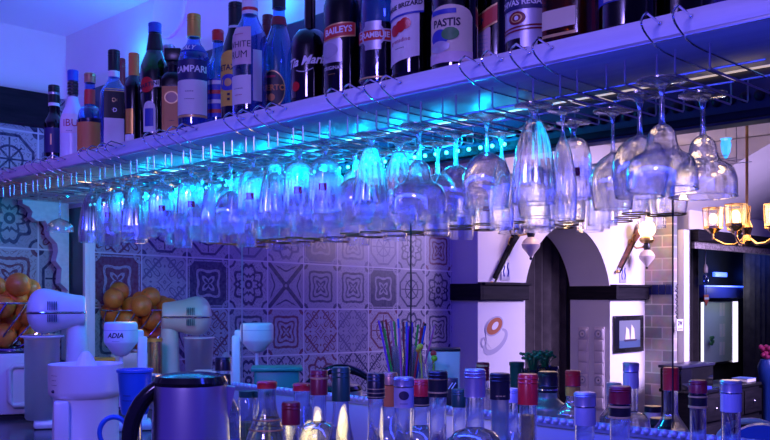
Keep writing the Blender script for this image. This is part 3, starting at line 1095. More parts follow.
b.label(0.035, 0.123, 1.25, 'paper', txt=[('----', 0.018, 0.095, 'ink'), ('------', 0.014, 0.075, 'ink')])
b.label(0.028, 0.034, 1.25, 'inkgold')
b = Bottle('slim blue tinted bottle with red cap and red striped label behind the bitter bottle', 218, Y1 + 0.045, hh(218, 28, Y1 + 0.03), 0.031, 0.0135, 0.60, 0.80, glassm='gblue', cap='red', cap_h=0.028)
b.label(0.04, 0.14, 1.1, 'blue_l')
for k in range(4):
    b.label(0.05 + k * 0.025, 0.060 + k * 0.025, 1.1, ('red_l', 'paper')[k % 2], eps=0.0016, name='label_stripe')
b = Bottle('dark brandy bottle with yellow label and navy diamond', 236, Y1 + 0.004, hh(236, 3, Y1), 0.036, 0.016, 0.52, 0.86, glassm='gdark', cap='black', cap_h=0.055, cap_r=0.0185)
b.band(b.h - 0.064, b.h - 0.057, 'silver_l', 'neck_band')
b.label(0.035, 0.17, 1.2, 'yellow_l', ang=-0.1, round_top=0.03, txt=[('METAXA', 0.019, 0.128, 'ink', dict(bold=0.0005, da=-0.25))])
b.disc(0.092, 0.020, 'blue_l', ang=-0.25, sx=1.4, name='diamond')
b.disc(0.092, 0.010, 'inkgold', ang=-0.25, eps=0.002, name='diamond_centre')
for dz_ in (0.048, 0.060):
    b.label(dz_, dz_ + 0.006, 0.10, 'ink', ang=-0.2, eps=0.0016, name='label_mark')
b = Bottle('clear white rum bottle with white cap and two white labels, standing before the brandy bottle', 250, Y1 - 0.018, hh(250, -8, Y1), 0.041, 0.017, 0.58, 0.82, 'slope', glassm='gblue', cap='paper', cap_h=0.066, turn=0.0)
b.band(b.h - 0.058, b.h - 0.050, 'red', 'cap_band', r=0.0192)
b.label(0.115, 0.205, 0.78, 'pink_l', ang=-0.42, txt=[('WHITE', 0.021, 0.162, 'ink', dict(da=0.0)), ('RUM', 0.024, 0.138, 'ink', dict(da=0.0)), ('------', 0.014, 0.188, 'inkred')])
b.label(0.022, 0.09, 0.78, 'paper', ang=-0.42, txt=[('------', 0.014, 0.06, 'ink'), ('-----', 0.014, 0.045, 'inkred')])
b.label(0.03, 0.15, 0.28, 'silver_l', ang=0.75, name='side_label')
b = Bottle('bottle with dark red capsule half hidden behind the clear bottle with round label', 268, Y2, hh(268, 16, Y2), 0.030, 0.0125, 0.55, 0.76, glassm='gdark', cap='dred', cap_h=0.09)
b = Bottle('clear shouldered bottle with dark cap and round black and orange label', 279, Y1 + 0.012, hh(279, -8, Y1), 0.040, 0.0145, 0.50, 0.84, glassm='gblue', cap='black', cap_h=0.035)
b.band(b.h - 0.078, b.h - 0.056, 'dred', 'neck_band')
b.disc(0.070, 0.046, 'inkgold', ang=-0.15, name='round_label', sx=0.72)
ro = b.disc(0.070, 0.043, 'black_l', ang=-0.15, eps=0.002, name='round_label', sx=0.72)
wrap_text('PUERTO', 0.019, lambda q: b.r + 0.003, 0.073, M['orange_l'], ro, ang=-0.15, bold=0.0006)
b.disc(0.050, 0.009, 'orange_l', ang=-0.15, eps=0.003, name='seal')
b.label(0.098, 0.103, 0.35, 'inkred', ang=-0.25, eps=0.003, name='label_mark')
b.label(0.004, 0.020, 0.9, 'silver_l', ang=0.1)
b = Bottle('squat brown coffee liqueur bottle with long dark red neck and white script name', 310, Y1, 0.37, 0.043, 0.0125, 0.33, 0.46, 'round', glassm='gbrown', cap='dred', cap_h=0.11, liquid='redliq', fill=0.35)
wrap_text('Tia Maria', 0.027, lambda q: b.R(q) + 0.0016, 0.090, M['inkwhite'], b.body, ang=0.05, dz=0.12, shear=0.35, bold=0.0007)
sw = [(0.9 * (i / 20 - 0.5), 0.072 - 0.008 * cos((i / 20 - 0.5) * 2.6) + 0.004 * i / 20) for i in range(21)]
MB().tube([((b.r + 0.001) * sin(a), -(b.r + 0.001) * cos(a), z) for a, z in sw], 0.0010, 6).build('swash', M['inkwhite'], b.t)
b.disc(0.035, 0.011, 'red', ang=-0.5, name='seal')
b = Bottle('dark cream liqueur bottle with arched red name band over a pale landscape label', 345, Y1, 0.34, 0.046, 0.0155, 0.55, 0.80, glassm='gdark', cap='black', cap_h=0.06)
b.label(0.066, 0.122, 0.62, 'silver_l', ang=-0.45, round_top=0.012)
b.disc(0.092, 0.016, 'cupgrey', ang=-0.55, eps=0.0018, sx=1.5, name='landscape')
e = b.label(0.116, 0.148, 0.84, 'inkgold', ang=-0.05, dz=0.12, eps=0.0016, name='name_band', round_top=0.004)
b.label(0.119, 0.145, 0.80, 'red_l', ang=-0.05, dz=0.12, eps=0.0020, name='name_panel', txt=[('BAILEYS', 0.0185, 0.132, 'inkwhite', dict(bold=0.0006, dz=0.12))])
wrap_text('ORIGINAL', 0.011, lambda q: b.R(q) + 0.0016, 0.054, M['inkwhite'], b.body, ang=-0.35)
wrap_text('------', 0.010, lambda q: b.R(q) + 0.0016, 0.042, M['inkgold'], b.body, ang=-0.35)
b = Bottle('whisky liqueur bottle, blue tinted above dark amber, with red cross shaped name band', 381, Y1, 0.33, 0.044, 0.0165, 0.45, 0.72, 'round', glassm='gblue', cap='black', cap_h=0.05, liquid='amber', fill=0.36, bulge=0.0)
MB().lathe([(0, 0.009), (0.040, 0.009), (0.0405, 0.13), (0, 0.13)], 28).build('dark_spirit', M['gbrown'], b.t)
b.label(0.088, 0.114, 1.15, 'silver_l', ang=-0.1)
b.label(0.072, 0.130, 0.42, 'silver_l', ang=-0.1, eps=0.0007)
b.label(0.091, 0.111, 1.12, 'red_l', ang=-0.1, eps=0.0016, name='name_panel', txt=[('DRAMBUIE', 0.0155, 0.101, 'inkwhite', dict(bold=0.0005))])
b.disc(0.101, 0.026, 'silver_l', ang=-0.1, eps=0.0022, ringw=0.16, name='ring')
b.band(0.014, 0.018, 'inkgold', 'base_band')
b = Bottle('dark syrup bottle with tall white label showing two red fruits', 413, Y1, 0.34, 0.043, 0.0155, 0.70, 0.88, 'round', glassm='gdark', cap='black', cap_h=0.05)
b.label(0.034, 0.18, 0.95, 'paper', ang=-0.35, dz=0.22, txt=[('grenadine', 0.012, 0.074, 'inkred', dict(dz=0.12)), ('-----', 0.014, 0.060, 'ink', dict(dz=0.1))])
b.label(0.122, 0.162, 1.05, 'paper', ang=-0.25, eps=0.0018, dz=0.15, name='name_band', txt=[('MARIE BRIZARD', 0.0125, 0.141, 'ink', dict(bold=0.0005, dz=0.15))])
b.label(0.121, 0.125, 1.05, 'blue_l', ang=-0.25, eps=0.0024, dz=0.15, name='band_line')
for a_ in (-0.62, -0.30, -0.05):
    b.disc(0.099 + 0.02 * (a_ + 0.4), 0.0115, 'red', ang=a_, eps=0.0022, name='fruit')
b = Bottle('dark bottle squeezed between the syrup bottle and the anise bottle', 434, Y1 + 0.045, 0.30, 0.032, 0.014, 0.6, 0.8, glassm='gdark', cap='black', cap_h=0.05)
b = Bottle('green glass bottle with pale landscape label beside the red banded whisky', 455, Y1, 0.33, 0.045, 0.0155, 0.52, 0.78, glassm='ggreen', cap='black', cap_h=0.05)
b.label(0.010, 0.118, 1.1, 'cream_l', round_top=0.022, txt=[('PASTIS', 0.020, 0.084, 'ink', dict(bold=0.0006, da=-0.1))])
b.label(0.101, 0.110, 0.6, 'blue_l', ang=-0.25, eps=0.0018, name='label_band')
b.disc(0.058, 0.015, 'blue_l', ang=-0.4, eps=0.0018, sx=1.4, name='sea_print')
b.disc(0.063, 0.012, 'green_p', ang=0.1, eps=0.0022, sx=1.4, name='shore_print')
b.disc(0.040, 0.011, 'silver_l', ang=-0.4, eps=0.0022, sx=2.0, name='wave_print')
b.label(0.010, 0.030, 1.1, 'pink_l', eps=0.0018, name='label_foot')
b = Bottle('square whisky bottle with slanted red name band over a narrow white label', 490, Y1, 0.33, 0.042, 0.0155, 0.72, 0.88, 'round', glassm='gdark', cap='goldcap', cap_h=0.05, square=7, turn=-0.15)
b.label(0.010, 0.09, 0.52, 'pink_l', ang=-0.05)
for k in range(8):
    b.label(0.022 + k * 0.0075, 0.0235 + k * 0.0075, 0.40, 'cupgrey', ang=-0.05, eps=0.0016, name='print_line')
b.label(0.080, 0.118, 0.76, 'inkgold', ang=-0.05, dz=0.55, eps=0.0018, name='slanted_band')
b.label(0.084, 0.114, 0.76, 'red_l', ang=-0.05, dz=0.55, eps=0.0026, name='slanted_panel', txt=[('WALKER', 0.018, 0.099, 'ink', dict(dz=0.55, bold=0.0004))])
b = Bottle('round shouldered whisky bottle with silver label and dark red oval crest', 530, Y1, 0.31, 0.043, 0.0155, 0.66, 0.86, 'round', glassm='gbrown', cap='silver', cap_h=0.04)
b.label(0.022, 0.150, 1.15, 'silver_l', ang=-0.15)
b.label(0.072, 0.096, 1.15, 'navy_l', ang=-0.15, eps=0.0016, name='name_band', txt=[('CHIVAS REGAL', 0.0145, 0.084, 'inkwhite', dict(bold=0.0004))])
b.disc(0.057, 0.0115, 'dred', ang=-0.25, eps=0.0018, sx=1.45, name='crest')
b.disc(0.057, 0.008, 'inkgold', ang=-0.25, eps=0.0024, sx=1.35, name='crest', ringw=0.25)
b.disc(0.057, 0.004, 'inkwhite', ang=-0.25, eps=0.0024, name='crest')
for z_ in (0.034, 0.040):
    b.label(z_, z_ + 0.003, 1.15, 'dred', ang=-0.15, eps=0.0018, dz=0.06, name='label_line')
b.label(0.005, 0.022, 0.35, 'silver_l', ang=0.25, name='duty_stamp')
b = Bottle('square amber bottle with low gold cream label near the open end of the shelf', 571, Y1, 0.29, 0.040, 0.015, 0.7, 0.86, 'round', glassm='amber', cap='black', cap_h=0.04, square=6, turn=-0.2)
MB().lathe([(0, 0.008), (0.035, 0.008), (0.0355, 0.19), (0, 0.19)], 28).build('spirit', M['amber'], b.t)
b.label(0.024, 0.056, 0.70, 'cream_l', ang=-0.05)
b.label(0.010, 0.015, 0.70, 'inkgold', ang=-0.05)
b = Bottle('slim amber bottle standing between the low labelled amber bottle and the blue labelled one', 598, Y1 + 0.02, 0.29, 0.026, 0.013, 0.6, 0.8, glassm='gbrown', cap='goldcap', cap_h=0.05)
MB().box((0, -0.0265, 0.075), (0.007, 0.001, 0.14)).build('gold_strip', M['orange_l'], b.t)
b = Bottle('stout dark bottle with wide blue and silver label near the open shelf end', 628, Y1, 0.30, 0.046, 0.016, 0.6, 0.8, 'round', glassm='gdark', cap='black', cap_h=0.04)
b.label(0.042, 0.16, 1.2, 'blue_l', ang=-0.1)
b.label(0.044, 0.16, 0.28, 'silver_l', ang=-0.35, eps=0.0016, name='label_panel')
b = Bottle('broad dark amber bottle with white ringed foot, last on the shelf', 681, Y1, 0.30, 0.052, 0.016, 0.45, 0.75, 'round', glassm='gbrown', cap='goldcap', cap_h=0.04, liquid='amber', fill=0.3)
b.band(0.022, 0.027, 'silver_l', 'foot_ring')


# --- counter bottles: px, py of the cap top, depth from the camera
ZT = 1.10
def place_depth(px, py, dep, r):
    """nearest free spot on the counter along the line of sight, on the same side of the ledge"""
    side = at_d(px, py, dep).y > 0
    for k in range(60):
        for sg in (1, -1):
            p = at_d(px, py, dep + sg * 0.015 * k)
            if (p.y > 0.055 + r) if side else (p.y < -0.055 - r and p.y > -0.96 + r):
                if all((p.x - a) ** 2 + (p.y - c) ** 2 > (r + q + 0.002) ** 2 for a, c, q in counter_spots):
                    counter_spots.append((p.x, p.y, r))
                    return p
    print('NO SPOT', px, py)
    counter_spots.append((p.x, p.y, r))
    return p
def cbottle(label, px, py, dep, r, rn, cap, cap_h, gm='gb', hs=0.5, hn=0.72, sh='slope', liquid=None, fill=0.3, **kw):
    p = place_depth(px, py, dep, r)
    return Bottle(label, 0, 0, p.z - ZT, r, rn, hs, hn, sh, glassm=gm, cap=cap, cap_h=cap_h, place=(p.x, p.y, ZT), liquid=liquid, fill=fill, **kw)
for px_, dep_, r_ in ((191, 1.64, 0.083), (135, 2.02, 0.05), (86, 2.2, 0.09), (332, 3.02, 0.11), (283, 2.98, 0.11), (405, 2.88, 0.047), (427, 2.80, 0.027), (444, 3.02, 0.075), (533, 2.75, 0.04), (545, 2.95, 0.045), (517, 2.8, 0.025)):
    p = at_d(px_, 300, dep_)
    counter_spots.append((p.x, p.y, r_))
b = cbottle('clear syrup bottle with black cap and white label standing before the steel kettle', 223, 358, 1.72, 0.034, 0.013, 'black', 0.024, hs=0.60, hn=0.80)
b.band(b.h - 0.064, b.h - 0.032, 'black_l', 'neck_label')
wrap_text('Marie', 0.008, lambda q: b.R(q) + 0.0024, b.h - 0.044, M['inkwhite'], b.body)
wrap_text('Brizard', 0.008, lambda q: b.R(q) + 0.0024, b.h - 0.052, M['inkwhite'], b.body)
b.label(0.03, 0.128, 1.2, 'silver_l', txt=[('Marie', 0.015, 0.106, 'ink'), ('Brizard', 0.015, 0.090, 'ink'), ('-----', 0.014, 0.06, 'ink')])
b = cbottle('juice carafe with flat red lid and orange stripes on its neck', 267, 382, 1.78, 0.044, 0.0175, 'red', 0.012, hs=0.42, hn=0.85, liquid='pale', fill=0.42, name='carafe')
for z_ in (0.60, 0.68):
    b.band(b.h * z_, b.h * z_ + 0.003, 'orange_l', 'stripe')
b.label(0.03, 0.10, 0.5, 'red_l')
b = cbottle('second juice carafe with flat red lid, behind the brown red capped bottle', 302, 384, 1.98, 0.040, 0.0175, 'red', 0.014, hs=0.45, hn=0.85, liquid='pale', fill=0.4, name='carafe')
b = cbottle('low bottle with dark red cap in front of the two red lidded carafes', 291, 403, 1.36, 0.035, 0.0120, 'dred', 0.032, hs=0.45, hn=0.68, sh='round', liquid='clearliq', fill=0.42)
b = cbottle('long necked clear bottle with brown red cap and rounded shoulders', 319, 371, 1.62, 0.039, 0.0135, 'dred', 0.042, hs=0.50, hn=0.66, sh='round', liquid='pale', fill=0.5)
b.label(0.03, 0.115, 1.2, 'navy_l')
b.band(b.h - 0.014, b.h - 0.010, 'inkgold', 'cap_stripe', r=0.0162)
b = cbottle('flared clear bottle with tall blackish green cap', 341, 368, 1.44, 0.037, 0.0125, 'dgreen', 0.052, hs=0.30, hn=0.80, liquid='pale', fill=0.45)
b = cbottle('straight necked clear bottle with black cap ringed by gold checks', 376, 374, 1.58, 0.033, 0.0135, 'black', 0.042, hs=0.30, hn=0.62, liquid='clearliq', fill=0.3)
for k in range(3):
    b.band(b.h - 0.040 + k * 0.007, b.h - 0.0385 + k * 0.007, 'inkgold', 'gold_ring', r=0.0163)
b = cbottle('bottle with tan cap and orange capsule behind the silver topped one', 390, 373, 1.80, 0.036, 0.0125, 'copper', 0.022, hs=0.45, hn=0.7, liquid='amber', fill=0.4)
b.band(b.h - 0.066, b.h - 0.024, 'orangec', 'capsule')
b = cbottle('clear bottle with translucent silver cap printed with a dark crest', 404, 378, 1.42, 0.036, 0.0140, 'silver', 0.012, hs=0.45, hn=0.68, liquid='clearliq', fill=0.4)
b.band(b.h - 0.046, b.h - 0.014, 'silver_l', 'capsule')
b.disc(b.h - 0.026, 0.007, 'ink', eps=0.0026, name='crest')
wrap_text('----', 0.010, lambda q: b.R(q) + 0.0026, b.h - 0.038, M['ink'], b.body)
b = cbottle('clear bottle with bright red cap over a black and gold neck band', 421, 380, 1.60, 0.037, 0.0135, 'red', 0.028, hs=0.50, hn=0.68, sh='round', liquid='clearliq', fill=0.4)
b.band(b.h - 0.046, b.h - 0.030, 'black_l', 'neck_band').band(b.h - 0.044, b.h - 0.042, 'inkgold', 'gold_line', eps=0.0026)
b = cbottle('straight clear bottle with black cap and one gold band, beside the bright red capped one', 438, 372, 1.46, 0.034, 0.0140, 'black', 0.040, hs=0.35, hn=0.62, liquid='clearliq', fill=0.5)
b.band(b.h - 0.034, b.h - 0.031, 'inkgold', 'gold_ring', r=0.0164).band(b.h - 0.012, b.h - 0.0105, 'inkgold', 'gold_ring', r=0.0164)
b = cbottle('low bottle with dark green cap beside the tall silver capped bottle', 460, 390, 1.62, 0.034, 0.0130, 'dgreen', 0.030, hs=0.42, hn=0.65, sh='round')
b = cbottle('big round shouldered bottle with tall violet silver cap', 475, 370, 1.36, 0.046, 0.0140, 'silver', 0.040, hs=0.52, hn=0.70, sh='round', liquid='clearliq', fill=0.5)
b.label(0.02, 0.115, 1.2, 'silver_l')
b = cbottle('frosted bottle with black cap lettered in gold', 500, 374, 1.52, 0.030, 0.0150, 'black', 0.042, gm='frost', hs=0.50, hn=0.64)
wrap_text('---', 0.018, lambda q: 0.0178, b.h - 0.034, M['inkgold'], b.cap, shear=0.3)
b = cbottle('slim bottle with violet blue screw cap beside the frosted bottle', 512, 389, 1.66, 0.030, 0.0110, 'silverb', 0.024, hs=0.5, hn=0.7)
b = cbottle('clear bottle of pale gold spirit with long red capsule', 528, 375, 1.34, 0.039, 0.0125, 'red', 0.042, hs=0.45, hn=0.70, sh='slope2', liquid='pale', fill=0.80)
b = cbottle('bottle with silver screw cap standing before the beaded ledge', 585, 393, 1.42, 0.036, 0.0150, 'silver', 0.020, hs=0.45, hn=0.60, liquid='clearliq', fill=0.3)
b.band(b.h - 0.050, b.h - 0.022, 'silverb', 'capsule')
b = cbottle('bottle with dark red cap and two gold rings before the beaded ledge', 620, 387, 1.38, 0.034, 0.0145, 'dred', 0.024, hs=0.45, hn=0.6, liquid='clearliq', fill=0.3)
b.band(b.h - 0.046, b.h - 0.026, 'black', 'neck_band').band(b.h - 0.030, b.h - 0.027, 'inkgold', 'gold_ring', eps=0.0026).band(b.h - 0.046, b.h - 0.043, 'inkgold', 'gold_ring', eps=0.0026)
b = cbottle('bottle with blackish red cap and gold rings beside the dark cabinet corner', 698, 381, 1.56, 0.034, 0.0135, 'dred', 0.020, hs=0.45, hn=0.6, liquid='clearliq', fill=0.3)
b.band(b.h - 0.044, b.h - 0.022, 'black', 'neck_band').band(b.h - 0.028, b.h - 0.025, 'inkgold', 'gold_ring', eps=0.0026).band(b.h - 0.046, b.h - 0.042, 'inkgold', 'gold_ring', eps=0.0026)
b = cbottle('bottle with plain grey screw cap, last along the counter by the pale chair', 731, 381, 1.48, 0.038, 0.0150, 'silver', 0.018, hs=0.40, hn=0.56, liquid='clearliq', fill=0.3)
b.band(b.h - 0.050, b.h - 0.020, 'silverb', 'capsule')
# beyond the ledge
b = cbottle('frosted bottle with wide black cap and chrome ring beyond the beaded ledge', 548, 372, 2.32, 0.052, 0.0235, 'black', 0.034, gm='frost', hs=0.55, hn=0.7)
b.band(b.h - 0.052, b.h - 0.036, 'black', 'neck_band').band(b.h - 0.046, b.h - 0.042, 'chrome', 'chrome_ring', eps=0.0026)
b = cbottle('bottle with red cap and olive gold neck band beyond the beaded ledge', 573, 371, 2.30, 0.040, 0.0165, 'red', 0.036, hs=0.5, hn=0.68)
b.band(b.h - 0.060, b.h - 0.038, 'goldcap', 'neck_band')
b = cbottle('bottle with red and gold cap just behind the big violet silver capped bottle', 483, 363, 2.62, 0.042, 0.0165, 'dred', 0.050, hs=0.5, hn=0.68)
b.band(b.h - 0.010, b.h - 0.004, 'inkgold', 'cap_stripe', r=0.0192)
b = cbottle('tall grey capped clear bottle with white round label beyond the beaded ledge', 631, 363, 2.16, 0.045, 0.0170, 'silver', 0.020, hs=0.40, hn=0.52, sh='round', liquid='clearliq', fill=0.3)
b.band(b.h - 0.060, b.h - 0.022, 'silver_l', 'capsule')
b = cbottle('plain silver topped bottle beyond the ledge beside the socket strips', 614, 383, 2.30, 0.036, 0.0165, 'silver', 0.030, hs=0.5, hn=0.7)
b = cbottle('clear bottle with long bright red cap against the stone pier', 671, 368, 1.98, 0.040, 0.0150, 'red', 0.048, hs=0.40, hn=0.62, liquid='clearliq', fill=0.3)
b = cbottle('low bottle with blue screw cap just beyond the ledge by the second carafe', 340, 392, 2.85, 0.035, 0.0200, 'red', 0.03, hs=0.5, hn=0.7)
# ------------------------------------------------------------------ kitchen things on the counter
def ctr(px, py, dep):
    p = at_d(px, py, dep)
    return p, dep / F


def orange_bowl(px, py, dep, base_z, label, olabel, group, rad=0.125, turn=0.0):
    p, s = ctr(px, py, dep)
    t = thing('wire_basket', label, 'basket', (p.x, p.y, base_z), face_cam(p) + turn)
    def prof(a):           # bowl section: radius, height
        return rad * (0.45 + 0.55 * sin(a * pi / 2)), 0.012 + rad * 1.05 * a ** 1.6
    for k in range(14):
        b = MB()
        a0 = 2 * pi * k / 14
        pts = []
        for i in range(11):
            a = i / 10
            r, z = prof(a)
            pts.append((r * cos(a0 + 1.0 * a), r * sin(a0 + 1.0 * a), z))
        b.tube(pts, 0.0038, 6)
        b.ball(pts[-1], 0.005, 8, 6)
        b.build('rib', M['chrome'], t)
    for a, nm in ((0.0, 'base_ring'), (1.0, 'rim_ring')):
        r, z = prof(a)
        MB().tube([(r * cos(2 * pi * i / 36), r * sin(2 * pi * i / 36), z) for i in range(36)], 0.003, 6, True).build(nm, M['chrome'], t)
    MB().lathe([(0, 0.0), (rad * 0.42, 0.0), (rad * 0.42, 0.008), (0, 0.008)], 24).build('foot', M['chrome'], t)
    R = 0.037 * rad / 0.125
    rng = random.Random(int(px) + 3)
    pos = [Vector((rng.uniform(-1, 1) * rad * 0.7, rng.uniform(-1, 1) * rad * 0.7, 0.05 + rng.uniform(0, 0.16))) for _ in range(22)]
    for it in range(700):
        for q in pos:
            if it < 600:
                q.z -= 0.0007
                q.x *= 0.997
                q.y *= 0.997
        for a in range(len(pos)):
            for c in range(a):
                dv = pos[a] - pos[c]
                ln = max(dv.length, 1e-5)
                if ln < 2.02 * R:
                    mv = dv * ((2.02 * R - ln) / ln * 0.5)
                    pos[a] += mv
                    pos[c] -= mv
        for q in pos:
            q.z = max(q.z, R * 0.97 + 0.012)
            hz = min(1.0, max(0.0, (q.z - 0.012) / (rad * 1.05))) ** (1 / 1.6)
            lim = rad * (0.45 + 0.55 * sin(hz * pi / 2)) - R * 0.95
            ln = sqrt(q.x ** 2 + q.y ** 2)
            if ln > lim and q.z < rad * 1.1:
                q.x *= lim / ln
                q.y *= lim / ln
    me = MB().ball((0, 0, 0), R, 24, 14, (1, 1, 0.95)).mesh('orange', M['orange'])
    st = MB().ball((0, 0, R * 0.94), 0.0035, 8, 5, (1, 1, 0.5)).mesh('stem_end', M['leaf'])
    for i, q in enumerate(pos):
        o = bpy.data.objects.new('orange', me)
        COL.objects.link(o)
        f = random.uniform(0.96, 1.03)
        o.scale = (f, f, f)
        o.rotation_euler = (random.uniform(-2, 2), random.uniform(-2, 2), random.uniform(0, 6))
        c = Matrix.Rotation(face_cam(p) + turn, 4, 'Z') @ Vector(q)
        o.location = Vector((p.x, p.y, base_z)) + c
        tag(o, olabel, 'orange', group)
        inst(st, 'stem_end', o)


def box_appliance(name, label, cat, px, dep, wd, dp, z1, m, handle=True):
    p, s = ctr(px, 300, dep)
    t = thing(name, label, cat, (p.x, p.y, ZT), face_cam(p))
    MB().box((0, 0, (z1 - ZT) / 2 + 0.006), (wd, dp, z1 - ZT - 0.014), bev=0.014).build('body', M[m], t)
    MB().box((0, 0, z1 - ZT - 0.003), (wd * 0.96, dp * 0.96, 0.006), bev=0.002).build('top_plate', M['black'], t)
    MB().box((0, 0, 0.006), (wd * 0.9, dp * 0.9, 0.012)).build('plinth', M['black'], t)
    if handle:
        h = z1 - ZT
        y = -dp / 2 - 0.016
        pts = [(wd * 0.46, y, h * 0.22), (wd * 0.02, y, h * 0.22), (-wd * 0.03, y, h * 0.28), (-wd * 0.03, y, h * 0.74), (wd * 0.03, y, h * 0.80), (wd * 0.46, y, h * 0.80)]
        MB().tube(pts, 0.009, 10).build('door_handle', M['white'], t)
        MB().box((wd * 0.2, -dp / 2 - 0.004, h * 0.5), (wd * 0.5, 0.012, h * 0.55), bev=0.004).build('door', M[m], t)
    return t


def drink_mixer(px, py, dep, flip, label, m, cup=True, scale=1.0, clabel=None):
    """column mixer: rounded head on a tapered column; flip +1 puts the nose on the picture's other side"""
    p, s = ctr(px, py, dep)
    k = -1.0 if not flip else 1.0
    t = thing('drink_mixer', label, 'mixer', (p.x, p.y, ZT), face_cam(p))
    zc = p.z - ZT
    X = Matrix.Translation((0, 0, zc)) @ Matrix.Rotation(-k * pi / 2 if False else 0, 4, 'Y')
    # head: lathe about the local x axis
    axis = Matrix.Translation((0, 0, zc)) @ Matrix.Rotation(k * pi / 2, 4, 'Y')
    pr = [(0, -0.088), (0.040, -0.087), (0.052, -0.080), (0.056, -0.05), (0.064, -0.01), (0.074, 0.03), (0.077, 0.055), (0.071, 0.08), (0.054, 0.098), (0.028, 0.109), (0, 0.112)]
    head = MB().lathe([(r * scale, z * scale) for r, z in smooth_prof(pr, 3)], 32, mtx=axis @ Matrix.Diagonal((1.05, 0.95, 1, 1))).build('head', M[m], t)
    sp_ = smooth_prof(pr, 4)
    bd = [(k * z * scale, -(r * 0.95 + 0.0005) * scale, zc - 0.004) for r, z in sp_] + [(k * z * scale, (r * 0.95 + 0.0005) * scale, zc - 0.004) for r, z in sp_[::-1]]
    bd = [q for q0, q in zip([(9, 9, 9)] + bd, bd) if (Vector(q) - Vector(q0)).length > 0.0015]
    MB().tube(bd, 0.0042 * scale, 6, True).build('chrome_band', M['chrome'], head)
    v = MB()
    for i in range(5):
        v.box((k * (0.012 + 0.007 * i) * scale, -0.071 * scale, zc + 0.02 * scale), (0.0022, 0.010, 0.03 * scale))
        v.box((k * (0.012 + 0.007 * i) * scale, -0.071 * scale, zc - 0.024 * scale), (0.0022, 0.010, 0.026 * scale))
    v.build('vent', M['ink'], head)
    xc = -k * 0.058 * scale
    c = MB()
    zs = [0.02 + (zc - 0.02) * i / 8 for i in range(9)]
    c.lathe([(0, 0.02)] + [((0.046 - 0.014 * (i / 8)) * scale, z) for i, z in enumerate(zs)] + [(0, zc)], 24, mtx=Matrix.Translation((xc, 0.01, 0)))
    c.build('column', M[m], t)
    b = MB()
    b.box((xc * 0.4 + k * 0.01, 0, 0.013), (0.20 * scale, 0.13 * scale, 0.026), bev=0.011)
    b.build('base', M[m], t)
    MB().tube([(k * 0.06 * scale, 0, zc - 0.05 * scale), (k * 0.06 * scale, 0, zc - 0.15 * scale)], 0.004, 8).build('spindle', M['chrome'], t)
    MB().lathe([(0, zc - 0.045 * scale), (0.018, zc - 0.05 * scale), (0.013, zc - 0.075 * scale), (0, zc - 0.077 * scale)], 20, mtx=Matrix.Translation((k * 0.06 * scale, 0, 0))).build('collar', M['chrome'], t)
    if cup:
        q = Matrix.Rotation(face_cam(p), 4, 'Z') @ Vector((k * 0.06 * scale, -0.005, 0))
        c2 = thing('mixing_cup', clabel, 'cup', (p.x + q.x, p.y + q.y, ZT + 0.0265), face_cam(p))
        h = zc - 0.085 * scale - 0.0265
        MB().lathe([(0, 0), (0.046, 0), (0.050, 0.006), (0.060 * scale, h - 0.012), (0.063 * scale, h - 0.010), (0.063 * scale, h), (0.060 * scale, h), (0.047, 0.01), (0, 0.008)], 32).build('body', M['plasticclear'], c2)
        MB().tube([(0.062 * cos(2 * pi * i / 32), 0.062 * sin(2 * pi * i / 32), h - 0.004) for i in range(32)], 0.003, 6, True).build('rim', M['white'], c2)


def shake_mixer(px, py, dep, side, label, letter=None):
    p, s = ctr(px, py, dep)
    t = thing('milkshake_mixer', label, 'mixer', (p.x, p.y, ZT), face_cam(p))
    zt = p.z - ZT
    r = 16.5 * s
    head = MB().lathe([(0, zt), (r * 0.86, zt), (r * 0.97, zt - 0.004), (r, zt - 0.012), (r, zt - 0.058), (r * 0.96, zt - 0.064), (r * 0.50, zt - 0.096), (r * 0.30, zt - 0.103), (0, zt - 0.104)], 36).build('motor_head', M['white'], t)
    MB().tube([(1.003 * r * cos(2 * pi * i / 36), 1.003 * r * sin(2 * pi * i / 36), zt - 0.024) for i in range(36)], 0.0010, 5, True).build('seam', M['cupgrey'], head)
    MB().tube([(0, 0, zt - 0.10), (0, 0, 0.06)], 0.006, 10).build('spindle', M['white'], t)
    MB().lathe([(0, 0.058), (0.016, 0.06), (0.016, 0.068), (0, 0.07)], 16).build('whisk', M['chrome'], t)
    MB().box((side * r * 1.25, 0.02, zt / 2 - 0.02), (0.030, 0.05, zt - 0.05), bev=0.006).build('column', M['white'], t)
    MB().box((side * r * 0.75, 0.02, zt - 0.045), (r * 1.2, 0.045, 0.04), bev=0.006).build('arm', M['white'], t)
    MB().box((side * r * 0.5, 0.0, 0.012), (r * 2.6, 0.13, 0.024), bev=0.008).build('base', M['white'], t)
    if letter:
        wrap_text(letter, 0.021, lambda z: r + 0.0008, zt - 0.040, M['ink'], head, ang=-0.35, shear=0.25, bold=0.0006)
        wrap_text('-------', 0.010, lambda z: r + 0.0008, zt - 0.056, M['ink'], head, ang=-0.3)


